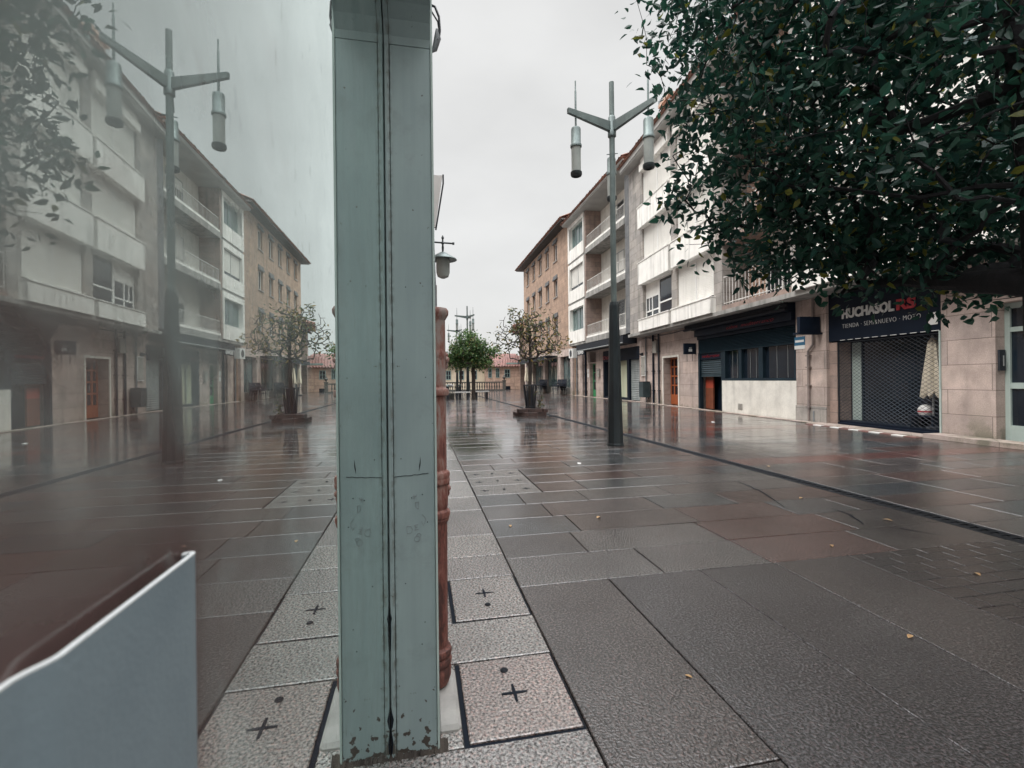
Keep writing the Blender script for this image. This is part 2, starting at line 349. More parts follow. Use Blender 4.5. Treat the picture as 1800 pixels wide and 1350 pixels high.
    l.new(g3.outputs["Fac"], b2.inputs["Height"]); l.new(b1.outputs[0], b2.inputs["Normal"]); l.new(b2.outputs[0], b.inputs["Normal"])
    M[name] = m
paving_mat("paving")
paving_mat("ground_wet", .2, False)
mat("grout", (.035, .034, .034), .5, (.02, .02, .021), 20)

def leaf_mat(name, c1, c2, trans=.34, rough=.38):
    m, n, l, b = nodes_of(name)
    at = n.new("ShaderNodeAttribute"); at.attribute_name = "Col"
    b.inputs["Roughness"].default_value = rough; b.inputs["Specular IOR Level"].default_value = .28
    l.new(at.outputs["Color"], b.inputs["Base Color"])
    tr = n.new("ShaderNodeBsdfTranslucent"); v = n.new("ShaderNodeVectorMath"); v.operation = 'SCALE'; v.inputs["Scale"].default_value = 1.5
    l.new(at.outputs["Color"], v.inputs[0]); l.new(v.outputs[0], tr.inputs["Color"])
    x = n.new("ShaderNodeMixShader"); x.inputs[0].default_value = trans
    l.new(b.outputs[0], x.inputs[1]); l.new(tr.outputs[0], x.inputs[2])
    l.new(x.outputs[0], n["Material Output"].inputs[0]); M[name] = m
leaf_mat("leaf", 0, 0)

def mirror_glass():
    """the dirty shop pane: strong Fresnel reflection, a film of dirt paled for the mirrored sky, the dim shop behind"""
    m = bpy.data.materials.new("shop_glass"); m.use_nodes = True
    n, l = m.node_tree.nodes, m.node_tree.links; n.clear()
    o = n.new("ShaderNodeOutputMaterial"); t = n.new("ShaderNodeTexCoord")
    gl = n.new("ShaderNodeBsdfGlossy"); gl.inputs["Color"].default_value = (.86, .95, .93, 1); gl.inputs["Roughness"].default_value = .0
    df = n.new("ShaderNodeBsdfDiffuse")
    n1 = n.new("ShaderNodeTexNoise"); n1.inputs["Scale"].default_value = 9; n1.inputs["Detail"].default_value = 7; n1.inputs["Distortion"].default_value = .6
    l.new(t.outputs["Object"], n1.inputs["Vector"])
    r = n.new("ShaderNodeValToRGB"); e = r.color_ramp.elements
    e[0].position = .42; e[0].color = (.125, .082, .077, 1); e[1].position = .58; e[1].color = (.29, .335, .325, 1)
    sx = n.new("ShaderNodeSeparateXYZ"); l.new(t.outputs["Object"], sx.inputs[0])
    zg = n.new("ShaderNodeMapRange"); zg.inputs["From Min"].default_value = 1.165; zg.inputs["From Max"].default_value = 1.25; zg.inputs["To Min"].default_value = -.10; zg.inputs["To Max"].default_value = .14  # film colour whitened higher up, standing in for the bright mirrored sky
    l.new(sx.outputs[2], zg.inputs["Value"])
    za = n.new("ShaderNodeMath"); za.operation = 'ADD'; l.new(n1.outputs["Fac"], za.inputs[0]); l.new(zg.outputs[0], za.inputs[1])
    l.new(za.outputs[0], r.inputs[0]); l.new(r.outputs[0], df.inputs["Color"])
    # condensation: clouds of mist that thin out towards the corner post
    fog = n.new("ShaderNodeMapRange"); fog.inputs["From Min"].default_value = .18; fog.inputs["From Max"].default_value = .42; fog.inputs["To Min"].default_value = 1; fog.inputs["To Max"].default_value = .12
    l.new(sx.outputs[0], fog.inputs["Value"])
    tr = n.new("ShaderNodeBsdfTransparent"); tr.inputs["Color"].default_value = (.8, .85, .82, 1)
    # wiped streaks and rain marks
    n2 = n.new("ShaderNodeTexNoise"); n2.inputs["Scale"].default_value = 14; n2.inputs["Detail"].default_value = 8; n2.inputs["Distortion"].default_value = .5
    mp = n.new("ShaderNodeMapping"); mp.inputs["Scale"].default_value = (1.2, 1, .7); mp.inputs["Rotation"].default_value = (0, R(25), 0)
    l.new(t.outputs["Object"], mp.inputs[0]); l.new(mp.outputs[0], n2.inputs["Vector"])
    dr = n.new("ShaderNodeMapRange"); dr.inputs["From Min"].default_value = .35; dr.inputs["From Max"].default_value = .68; dr.inputs["To Min"].default_value = .6; dr.inputs["To Max"].default_value = .85
    l.new(n2.outputs["Fac"], dr.inputs["Value"])
    back_ = n.new("ShaderNodeMixShader"); l.new(dr.outputs[0], back_.inputs[0]); l.new(tr.outputs[0], back_.inputs[1]); l.new(df.outputs[0], back_.inputs[2])
    f = n.new("ShaderNodeFresnel"); f.inputs["IOR"].default_value = 2.6
    fr = n.new("ShaderNodeMapRange"); fr.inputs["From Min"].default_value = .2; fr.inputs["From Max"].default_value = .50; fr.inputs["To Min"].default_value = .34; fr.inputs["To Max"].default_value = .95
    l.new(f.outputs[0], fr.inputs["Value"])
    n3 = n.new("ShaderNodeTexNoise"); n3.inputs["Scale"].default_value = 190; n3.inputs["Detail"].default_value = 4
    m3 = n.new("ShaderNodeMapping"); m3.inputs["Scale"].default_value = (.6, 1, .22); l.new(t.outputs["Object"], m3.inputs[0]); l.new(m3.outputs[0], n3.inputs["Vector"])
    sp = n.new("ShaderNodeMapRange"); sp.inputs["From Min"].default_value = .62; sp.inputs["From Max"].default_value = .75; sp.inputs["To Min"].default_value = 1; sp.inputs["To Max"].default_value = .72
    l.new(n3.outputs["Fac"], sp.inputs["Value"])
    s2 = n.new("ShaderNodeMapRange"); s2.inputs["From Min"].default_value = .4; s2.inputs["From Max"].default_value = .7; s2.inputs["To Min"].default_value = 1; s2.inputs["To Max"].default_value = .9
    l.new(n1.outputs["Fac"], s2.inputs["Value"])
    mu = n.new("ShaderNodeMath"); mu.operation = 'MULTIPLY'; l.new(fr.outputs[0], mu.inputs[0]); l.new(sp.outputs[0], mu.inputs[1])
    mu2 = n.new("ShaderNodeMath"); mu2.operation = 'MULTIPLY'; l.new(mu.outputs[0], mu2.inputs[0]); l.new(s2.outputs[0], mu2.inputs[1])
    n4 = n.new("ShaderNodeTexNoise"); n4.inputs["Scale"].default_value = 11; n4.inputs["Detail"].default_value = 6; n4.inputs["Distortion"].default_value = .4; l.new(t.outputs["Object"], n4.inputs["Vector"])
    c4 = n.new("ShaderNodeMapRange"); c4.inputs["From Min"].default_value = .38; c4.inputs["From Max"].default_value = .62; c4.inputs["To Min"].default_value = .0; c4.inputs["To Max"].default_value = .30; l.new(n4.outputs["Fac"], c4.inputs["Value"])
    c5 = n.new("ShaderNodeMath"); c5.operation = 'MULTIPLY'; l.new(c4.outputs[0], c5.inputs[0]); l.new(fog.outputs[0], c5.inputs[1])
    g2 = n.new("ShaderNodeBsdfGlossy"); g2.inputs["Color"].default_value = (.80, .88, .86, 1); g2.inputs["Roughness"].default_value = .30
    gx = n.new("ShaderNodeMixShader"); l.new(c5.outputs[0], gx.inputs[0]); l.new(gl.outputs[0], gx.inputs[1]); l.new(g2.outputs[0], gx.inputs[2])
    c6 = n.new("ShaderNodeMath"); c6.operation = 'MULTIPLY_ADD'; l.new(c5.outputs[0], c6.inputs[0]); c6.inputs[1].default_value = -.35; c6.inputs[2].default_value = 1.0
    c7 = n.new("ShaderNodeMath"); c7.operation = 'MULTIPLY'; l.new(mu2.outputs[0], c7.inputs[0]); l.new(c6.outputs[0], c7.inputs[1]); mu2 = c7
    # mask added to hide the pull plate's mirror image in the pane
    ga = n.new("ShaderNodeMapRange"); ga.inputs["From Min"].default_value = 1.129; ga.inputs["From Max"].default_value = 1.152; ga.inputs["To Min"].default_value = .86; ga.inputs["To Max"].default_value = 0; l.new(sx.outputs[2], ga.inputs["Value"])
    gb = n.new("ShaderNodeMapRange"); gb.inputs["From Min"].default_value = .225; gb.inputs["From Max"].default_value = .250; gb.inputs["To Min"].default_value = 1; gb.inputs["To Max"].default_value = 0; l.new(sx.outputs[0], gb.inputs["Value"])
    gc = n.new("ShaderNodeMath"); gc.operation = 'MULTIPLY'; l.new(ga.outputs[0], gc.inputs[0]); l.new(gb.outputs[0], gc.inputs[1])
    gd = n.new("ShaderNodeMath"); gd.operation = 'SUBTRACT'; gd.inputs[0].default_value = 1; l.new(gc.outputs[0], gd.inputs[1])
    c8 = n.new("ShaderNodeMath"); c8.operation = 'MULTIPLY'; l.new(mu2.outputs[0], c8.inputs[0]); l.new(gd.outputs[0], c8.inputs[1]); mu2 = c8
    x = n.new("ShaderNodeMixShader"); l.new(mu2.outputs[0], x.inputs[0]); l.new(back_.outputs[0], x.inputs[1]); l.new(gx.outputs[0], x.inputs[2])
    l.new(x.outputs[0], o.inputs[0]); M["shop_glass"] = m
mirror_glass()

# ------------------------------------------------------------------ mesh helpers
class MB:
    """collects faces for ONE mesh object"""
    def __init__(s, kx=1.0):
        s.v = []; s.f = []; s.sm = []; s.c = []; s.kx = kx; s.col = None
    def add(s, vs, fs, smooth=False):
        o = len(s.v)
        s.v += [(p[0] * s.kx, p[1], p[2]) for p in vs]
        for f in fs:
            s.f.append([o + i for i in f]); s.sm.append(smooth); s.c.append(s.col)
        return s
    def box(s, x0, x1, y0, y1, z0, z1):
        if x0 > x1: x0, x1 = x1, x0
        if y0 > y1: y0, y1 = y1, y0
        if z0 > z1: z0, z1 = z1, z0
        vs = [(x0, y0, z0), (x1, y0, z0), (x1, y1, z0), (x0, y1, z0), (x0, y0, z1), (x1, y0, z1), (x1, y1, z1), (x0, y1, z1)]
        return s.add(vs, [(0, 3, 2, 1), (4, 5, 6, 7), (0, 1, 5, 4), (1, 2, 6, 5), (2, 3, 7, 6), (3, 0, 4, 7)])
    def bevbox(s, x0, x1, y0, y1, z0, z1, b=.01):
        """box with chamfered vertical and top edges"""
        def ring(z, i):
            return [(x0 + i, y0, z), (x1 - i, y0, z), (x1, y0 + i, z), (x1, y1 - i, z), (x1 - i, y1, z), (x0 + i, y1, z), (x0, y1 - i, z), (x0, y0 + i, z)]
        r0 = ring(z0, b); r1 = ring(z1 - b, b)
        r2 = [(x0 + b, y0 + b, z1), (x1 - b, y0 + b, z1), (x1 - b, y0 + b, z1), (x1 - b, y1 - b, z1), (x1 - b, y1 - b, z1), (x0 + b, y1 - b, z1), (x0 + b, y1 - b, z1), (x0 + b, y0 + b, z1)]
        vs = r0 + r1 + r2[:]
        fs = []
        for i in range(8):
            j = (i + 1) % 8
            fs.append((i, j, 8 + j, 8 + i)); fs.append((8 + i, 8 + j, 16 + j, 16 + i))
        fs.append((16, 18, 20, 22)); fs.append(tuple(range(7, -1, -1)))
        return s.add(vs, fs)
    def quad(s, *p):
        return s.add(list(p), [tuple(range(len(p)))])
    def tube(s, pts, rad, n=8, smooth=True, cap=True):
        pts = [Vector(p) for p in pts]
        if not hasattr(rad, '__len__'): rad = [rad] * len(pts)
        vs = []; fs = []
        ref = None
        for i, p in enumerate(pts):
            d = (pts[min(i + 1, len(pts) - 1)] - pts[max(i - 1, 0)])
            d = d.normalized() if d.length > 1e-9 else Vector((0, 0, 1))
            if ref is None:
                ref = Vector((1, 0, 0)) if abs(d.x) < .9 else Vector((0, 1, 0))
            a = (ref - d * ref.dot(d)).normalized(); ref = a
            b = d.cross(a)
            for k in range(n):
                t = 2 * math.pi * k / n
                vs.append(tuple(p + (a * math.cos(t) + b * math.sin(t)) * rad[i]))
        for i in range(len(pts) - 1):
            for k in range(n):
                k2 = (k + 1) % n
                fs.append((i * n + k, i * n + k2, (i + 1) * n + k2, (i + 1) * n + k))
        s.add(vs, fs, smooth)
        if cap:
            o = len(s.v) - len(vs)
            s.f.append([o + k for k in range(n - 1, -1, -1)]); s.sm.append(False); s.c.append(s.col)
            s.f.append([o + (len(pts) - 1) * n + k for k in range(n)]); s.sm.append(False); s.c.append(s.col)
        return s
    def lathe(s, prof, cx=0, cy=0, n=20, smooth=True):
        vs = []; fs = []
        for r, z in prof:
            for k in range(n):
                t = 2 * math.pi * k / n
                vs.append((cx + r * math.cos(t), cy + r * math.sin(t), z))
        for i in range(len(prof) - 1):
            for k in range(n):
                k2 = (k + 1) % n
                fs.append((i * n + k, i * n + k2, (i + 1) * n + k2, (i + 1) * n + k))
        fs.append(tuple(range(n - 1, -1, -1))); fs.append(tuple((len(prof) - 1) * n + k for k in range(n)))
        return s.add(vs, fs, smooth)
    def obj(s, name, m, parent=None):
        me = bpy.data.meshes.new(name)
        me.from_pydata(s.v, [], s.f)
        me.polygons.foreach_set("use_smooth", s.sm)
        if any(s.sm) and len(s.f) < 60000: me.set_sharp_from_angle(angle=R(42))
        if any(c is not None for c in s.c):
            at = me.color_attributes.new("Col", 'FLOAT_COLOR', 'CORNER')
            buf = []
            for f, c in zip(s.f, s.c):
                buf += list(rgba(c or (.1, .1, .1))) * len(f)
            at.data.foreach_set("color", buf)
        me.materials.append(M[m] if isinstance(m, str) else m)
        me.update()
        o = bpy.data.objects.new(name, me)
        sc.collection.objects.link(o)
        if parent is not None: o.parent = parent
        return o

def tag(o, label=None, cat=None, group=None, kind=None):
    if label: o["label"] = label
    if cat: o["category"] = cat
    if group: o["group"] = group
    if kind: o["kind"] = kind
    return o

def empty(name, loc=(0, 0, 0), rz=0.0, label=None, cat=None, group=None):
    o = bpy.data.objects.new(name, None)
    o.empty_display_size = .2
    sc.collection.objects.link(o)
    o.location = loc; o.rotation_euler = (0, 0, rz)
    return tag(o, label, cat, group)

def copy_tree(o, parent=None):
    c = o.copy(); sc.collection.objects.link(c)
    if parent is not None: c.parent = parent
    for ch in [x for x in bpy.data.objects if x.parent == o]:
        copy_tree(ch, c)
    return c

def text_obj(s, size, name, m, parent, org, xdir, zdir, depth=.012, shear=0.0, width=None, offset=0.0, spacing=1.0):
    """letters as a mesh; org = left end of the baseline in the parent's space"""
    cu = bpy.data.curves.new(name, 'FONT'); cu.body = s; cu.size = size; cu.extrude = depth / 2; cu.shear = shear
    cu.offset = offset; cu.space_character = spacing; cu.resolution_u = 3
    tmp = bpy.data.objects.new("tmp", cu); sc.collection.objects.link(tmp)
    dg = bpy.context.evaluated_depsgraph_get(); dg.update()
    me = bpy.data.meshes.new_from_object(tmp.evaluated_get(dg))
    bpy.data.objects.remove(tmp)
    me.name = name
    X = Vector(xdir).normalized(); Y = Vector(zdir).normalized(); Z = X.cross(Y)
    xs = [v.co.x for v in me.vertices]
    k = width / (max(xs) - min(xs)) if width else 1.0
    o_ = Vector(org)
    for v in me.vertices:
        c = v.co.copy()
        v.co = o_ + X * (c.x * k) + Y * c.y + Z * (c.z + depth / 2)
    me.materials.clear(); me.materials.append(M[m])
    o = bpy.data.objects.new(name, me); sc.collection.objects.link(o); o.parent = parent
    return o

# frames: wall of the shop (s along, n to the right = -y), the two facade lines
TW = math.atan(0.1964)
WROT = math.pi / 2 + TW
def wall_pt(s, n, z=0.0):
    return Vector((-math.sin(TW) * s + math.cos(TW) * n, math.cos(TW) * s + math.sin(TW) * n, z))
A1 = math.atan(0.118); K1 = 1 / math.cos(A1)
A2 = math.atan(0.19); K2 = 1 / math.cos(A2)
# ------------------------------------------------------------------ ground, paving, drain
g = MB(); g.quad((-350, -350, -.03), (350, -350, -.03), (350, 350, -.03), (-350, 350, -.03))
tag(g.obj("ground", "ground_wet"), kind="structure")
g = MB(); g.quad((-6, -13.5, -.014), (56, -13.5, -.014), (56, 1.2, -.014), (-6, 1.2, -.014))
bed = g.obj("paving_bed", "grout"); bed.rotation_euler = (0, 0, WROT); tag(bed, kind="structure")

PAL = [(.056, .060, .060), (.050, .056, .058), (.064, .054, .050), (.058, .049, .046), (.068, .048, .043), (.068, .066, .063), (.056, .052, .050), (.048, .053, .055)]
def slab(mb, s0, s1, n0, n1, col, gap=.004, tilt=.0016, drop=.016, hz=0.0):
    a, b_, c, d = s0 + gap, s1 - gap, -n1 + gap, -n0 - gap
    if b_ - a < .02 or d - c < .02: return
    ch = .004
    t = [rnd.uniform(-tilt, tilt) + hz for _ in range(4)]
    top = [(a + ch, c + ch, t[0]), (b_ - ch, c + ch, t[1]), (b_ - ch, d - ch, t[2]), (a + ch, d - ch, t[3])]
    mid = [(a, c, t[0] - .003), (b_, c, t[1] - .003), (b_, d, t[2] - .003), (a, d, t[3] - .003)]
    low = [(x, y, -drop) for x, y, z in mid]
    k = rnd.uniform(.88, 1.12)
    mb.col = tuple(x * k for x in col)
    fs = [(0, 1, 2, 3)]
    for i in range(4):
        j = (i + 1) % 4
        fs += [(4 + i, 4 + j, j, i), (8 + i, 8 + j, 4 + j, 4 + i)]
    mb.add(top + mid + low, fs)

rnd = random.Random(11)
pv = MB()
G0, DR0, DR1, TS = .556, 4.17, 4.36, 2.67
LIGHT = [(.155, .152, .142), (.145, .142, .134), (.132, .128, .122)]
# strip beside the shop wall
br = [-4, -3.1, -2.2, -1.3, -.4, .45, 1.10, 1.545, 2.01, 2.345, 2.85, 3.20, 3.64, 4.35, 4.85, 5.6, 6.3]
while br[-1] < 54: br.append(br[-1] + rnd.choice([.5, .62, .8, .9]))
for a, b_ in zip(br, br[1:]):
    if abs(a - 1.545) < .01:
        slab(pv, a, b_, -.30, .135, rnd.choice(LIGHT)); continue
    if abs(a - 2.345) < .01:
        slab(pv, a, b_, -.30, .15, rnd.choice(LIGHT)); continue
    slab(pv, a, b_, -.30, G0, rnd.choice(LIGHT))
# long slabs laid along the street beside the camera
nn = [G0, 1.10, 1.70, 2.23, 2.80]
for a, b_ in zip(nn, nn[1:]):
    s = -4 - rnd.uniform(0, 1)
    while s < TS:
        e2 = s + rnd.uniform(1.9, 2.9)
        if e2 > TS - .7: e2 = TS
        slab(pv, s, e2, a, b_, rnd.choice([(.037, .034, .033), (.041, .036, .034), (.034, .033, .034)]), gap=.0028)
        s = e2
s = -4
while s < TS:                       # beyond the tree pit column
    e2 = min(s + rnd.uniform(1.0, 1.6), TS)
    if e2 > 1.15 and s < TS:
        if s < 1.15: slab(pv, s, 1.15, 2.8, DR0, rnd.choice(PAL))
        s = TS; break
    slab(pv, s, e2, 2.8, DR0, rnd.choice(PAL)); s = e2
x = 1.15
while x < TS - .01:                 # small setts round the tree
    y = 2.8 - rnd.uniform(0, .1); y = 2.8; odd = int((x - 1.15) / .11) % 2
    while y < DR0 - .01:
        y2 = min(y + (.22 if not (odd and y == 2.8) else .11), DR0)
        slab(pv, x, min(x + .11, TS), y, y2, rnd.choice([(.024, .020, .020), (.021, .019, .020), (.028, .023, .022)]), gap=.002, tilt=.0008)
        y = y2
    x += .11
# cross rows, street side of the groove
s = TS; row = 0
while s < 54:
    ph = .44 if s < 30 else .88
    n0 = G0
    if 4.84 < s + .1 and s < 6.1: n0 = 1.28
    n = n0 + (0 if row % 1 else 0)
    first = True
    hot = {1: (1.2, 3.3)}.get(row)
    while n < DR0:
        n2 = n + rnd.uniform(.62, 1.25)
        if first: n2 = n + rnd.uniform(.4, 1.1)
        if n2 > DR0 - .3: n2 = DR0
        c = rnd.choice(PAL)
        if row in (0, 1, 2) and 1.5 < n < 2.6: c = (.072, .044, .039)
        if row == 0 and n < 1.1: c = PAL[5]
        slab(pv, s, s + ph, n, n2, c); n = n2; first = False
    s += ph; row += 1
# rows between drain and facade
s = -4.0; row = 0
while s < 54:
    ph = .44 if s < 26 else .88
    n = DR1
    while n < 13.2:
        n2 = n + rnd.uniform(.6, 1.3)
        c = rnd.choice(PAL)
        if row % 9 == 4: c = (.085, .045, .040)
        slab(pv, s, s + ph, n, n2, c); n = n2
    s += ph; row += 1
pav = pv.obj("paving", "paving"); pav.rotation_euler = (0, 0, WROT); tag(pav, kind="structure")

# street drain: two slotted iron rails
d = MB()
d.box(-4, 54, -DR0 - .055, -DR0 - .006, -.013, -.002)
d.box(-4, 54, -DR1 + .006, -DR1 + .055, -.013, -.002)
drn = d.obj("channel_rail", "drain_iron")
root = empty("street_drain", (0, 0, 0), WROT, "long dark slotted drain channel running along the wet paving", "drain")
drn.parent = root
for i in range(14):
    s0 = -4 + i * 4.14
    d = MB()
    k = s0 + .02
    nb = 60 if s0 < 12 else 20
    for j in range(nb):
        a = s0 + .02 + (4.10) * j / nb
        d.box(a, a + 4.1 / nb * .55, -DR1 + .058, -DR0 - .058, -.0125, -.004)
    d.obj("grate", "drain_iron", root)

# manhole covers: framed stone lids with a cross key slot and studs
def manhole(name, s0, s1, n0, n1, cross, studs, label, col, group=None, gapw=.016, csize=.050, wide=True):
    r = empty(name, wall_pt((s0 + s1) / 2, (n0 + n1) / 2, 0), WROT, label, "manhole cover", group)
    cs, cn = (s0 + s1) / 2, (n0 + n1) / 2
    mb = MB()
    # dark frame shows as a wider gap on two sides
    mb.box(s0 - cs, s1 - cs, -(n1 - cn), -(n0 - cn), -.0135, -.009)
    mb.obj("frame", "slot_dark", r)
    lid = MB(); lid.col = col
    rs = random.getstate()
    w1, w2 = (gapw, .006) if wide else (.005, .005)
    global rnd
    old = rnd; rnd = random.Random(3)
    slab(lid, s0 - cs + w1, s1 - cs - w2, n0 - cn + w1, n1 - cn - w2 * 1.3, col, gap=0, tilt=.0006, drop=.0088)
    rnd = old
    lo = lid.obj("lid", "paving", r)
    for (a, b_) in cross:
        c = MB()
        L, W = csize, csize * .13
        # a raised dark rimmed cross standing 1 mm out of the lid
        pts = [(W, W), (L, W * .7), (L, -W * .7), (W, -W), (W * .7, -L), (-W * .7, -L), (-W, -W), (-L, -W * .7), (-L, W * .7), (-W, W), (-W * .7, L), (W * .7, L)]
        vs = [(a - cs + p[0], -(b_ - cn) + p[1], .0020) for p in pts] + [(a - cs + p[0], -(b_ - cn) + p[1], -.004) for p in pts]
        fs = [tuple(range(11, -1, -1))] + [(i, (i + 1) % 12, 12 + (i + 1) % 12, 12 + i) for i in range(12)]
        c.add(vs, fs); c.obj("key_slot", "slot_dark", lo)
    for (a, b_) in studs:
        c = MB(); c.lathe([(.0165, -.004), (.0165, .002), (.012, .006), (.004, .0075)], a - cs, -(b_ - cn), 14)
        c.obj("stud", "drain_iron", lo)
    return r
manhole("manhole_cover", 1.545, 2.01, .135, G0 - .002, [(1.775, .345)], [(1.92, .33)], "square pinkish stone manhole cover with a black cross, nearest the pillar foot", (.165, .142, .130), "square manhole covers by the shop wall")
manhole("manhole_cover", 2.345, 2.85, .15, G0 - .002, [(2.64, .345)], [(2.50, .345)], "grey square stone manhole cover behind the nearest one, beside the rusty downpipe", (.155, .15, .14), "square manhole covers by the shop wall")
for i, (a, t) in enumerate(((4.87, "nearest"), (5.31, "middle"), (5.75, "farthest"))):
    manhole("service_cover", a, a + .44, G0 + .004, 1.275, [(a + .2, .68), (a + .2, 1.14)], [(a + .22, .9)], "long stone cover with two crosses, %s of the three set side by side" % t, (.11, .108, .10), "long service covers in the paving", csize=.045, wide=False)

# ------------------------------------------------------------------ building pieces
def window_unit(par, x0, x1, z0, z1, y, kx, kind, shutter=1.0, fr="pvc_white", sh="shutter_white", pane="glass_dark", div=2, deep=.05):
    """frame (part 'window') > pane, shutter; y = front plane of the frame"""
    f = MB(kx); w = .055
    f.box(x0, x1, y - deep, y, z0, z0 + w); f.box(x0, x1, y - deep, y, z1 - w, z1)
    f.box(x0, x0 + w, y - deep, y, z0 + w, z1 - w); f.box(x1 - w, x1, y - deep, y, z0 + w, z1 - w)
    for i in range(1, div):
        c = x0 + (x1 - x0) * i / div
        f.box(c - w * .6, c + w * .6, y - deep, y, z0 + w, z1 - w)
    if kind == "casement":
        zc = z0 + (z1 - z0) * .34
        for i in range(div):
            a = x0 + (x1 - x0) * i / div + w; b_ = x0 + (x1 - x0) * (i + 1) / div - w
            f.box(a, b_, y - deep, y - .003, zc - .03, zc + .03)
        if div == 2:
            a = x0 + (x1 - x0) * .5 + w; b_ = x1 - w; c = (a + b_) / 2
            f.box(c - .03, c + .03, y - deep, y - .003, zc + .03, z1 - w)
    wo_ = f.obj("window", fr, par)
    g_ = MB(kx); g_.box(x0 + w, x1 - w, y - deep + .008, y - deep + .02, z0 + w, z1 - w)
    g_.obj("pane", pane, wo_)
    if kind == "shutter":
        for i in range(div):
            a = x0 + (x1 - x0) * i / div + w * .9; b_ = x0 + (x1 - x0) * (i + 1) / div - w * .9
            s_ = MB(kx)
            sf = shutter if not hasattr(shutter, '__len__') else shutter[i]
            if sf <= 0: continue
            zb = z1 - (z1 - z0 - w) * sf
            zz = z1 - w
            while zz > zb + .01:
                z2 = max(zz - .062, zb)
                s_.add([(a, y - .022, zz), (b_, y - .022, zz), (b_, y - .008, zz - .014), (a, y - .008, zz - .014), (a, y - .008, z2 + .012), (b_, y - .008, z2 + .012), (b_, y - .022, z2), (a, y - .022, z2)],
                       [(0, 3, 2, 1), (3, 4, 5, 2), (4, 7, 6, 5)])
                zz = z2
            s_.box(a, b_, y - .026, y - .010, zb - .03, zb)
            s_.obj("shutter", sh, wo_)
    return wo_

def roller(par, name, x0, x1, z0, z1, y, kx, m, pitch=.085, dep=.018):
    s_ = MB(kx); zz = z1
    while zz > z0 + .01:
        z2 = max(zz - pitch, z0)
        zm = (zz + z2) / 2
        s_.add([(x0, y, zz), (x1, y, zz), (x1, y + dep, zm), (x0, y + dep, zm), (x0, y, z2), (x1, y, z2)], [(0, 2, 1), (0, 3, 2), (3, 4, 5, 2)])
        zz = z2
    s_.box(x0, x1, y - .01, y + dep, z0 - .06, z0)
    s_.box(x0, x1, y - .02, y - .005, z0, z1)
    return s_.obj(name, m, par)

def tile_roof(par, x0, x1, ye, yr, ze, zr, kx, m="tile", pitch=.24):
    """rounded tiles in channels running down the slope"""
    s_ = MB(kx); n = int((x1 - x0) / pitch); p = (x1 - x0) / n
    for i in range(n):
        a = x0 + i * p
        vs = []; k = 6
        lift = rnd.uniform(-.012, .012); out = rnd.uniform(-.02, .03)
        for (yy, z) in ((ye + out, ze), (yr, zr)):
            for j in range(k + 1):
                t = math.pi * j / k
                vs.append((a + p / 2 - math.cos(t) * p * .42, yy, z + math.sin(t) * .075 + lift))
        fs = [(j, j + 1, k + 2 + j, k + 1 + j) for j in range(k)]
        s_.add(vs, fs, True)
        o = len(s_.v) - len(vs)
        s_.add([(a - p * .02, ye + .03, ze + .012), (a + p * 1.02, ye + .03, ze + .012), (a + p * 1.02, yr, zr + .012), (a - p * .02, yr, zr + .012)], [(0, 1, 2, 3)])
        s_.add([(a + p * .06, ye, ze - .035), (a + p * .94, ye, ze - .035), (a + p * .94, ye, ze + .03), (a + p * .06, ye, ze + .03)], [(0, 1, 2, 3)])
    s_.box(x0, x1, yr, ye, ze - .045, ze - .02)
    # the slope's underside
    return s_.obj("roof", m, par)

def railing(par, x0, x1, y, z0, z1, kx, m="rail_paint", pitch=.16, name="railing"):
    s_ = MB(kx)
    s_.box(x0, x1, y - .02, y + .02, z1 - .03, z1)
    s_.box(x0, x1, y - .012, y + .012, z0 + .06, z0 + .085)
    n = max(2, int((x1 - x0) / pitch))
    for i in range(n + 1):
        c = x0 + (x1 - x0) * i / n
        w = .0065 if i % 8 else .014
        c = min(max(c, x0 + w), x1 - w)
        s_.box(c - w, c + w, y - .009, y + .009, z0, z1 - .03)
    return s_.obj(name, m, par)

# ------------------------------------------------------------------ building with white parapets (near, right)
B1 = empty("apartment_building", (9.3, 0, 0), math.pi / 2 + A1, "long stone and white apartment block with box parapets and shops at street level", "building")
YF, YN = 23.6, -5.0
wl1 = MB(K1)
# ground floor wall pieces  (x far .. x near), opening gaps between
GZ = 3.22
def gpiece(mb, a, b_, z0=0, z1=GZ, y0=-.45, y1=0): mb.box(a, b_, y0, y1, z0, z1)
gpiece(wl1, 21.15, 23.85); gpiece(wl1, 19.75, 21.15, 2.08); gpiece(wl1, 18.10, 19.75)
gpiece(wl1, 11.80, 12.85, y1=.05); gpiece(wl1, 8.14, 9.05); gpiece(wl1, 6.62, 8.14, 2.42)
gpiece(wl1, 5.0, 6.62); gpiece(wl1, 2.2, 5.0, 2.6); gpiece(wl1, YN, 2.2)
wl1.obj("wall", "granite", B1)
bd = MB(K1); bd.box(YN, 23.85, -9, -.47, 0, 11.3); bd.obj("core", "concrete", B1)
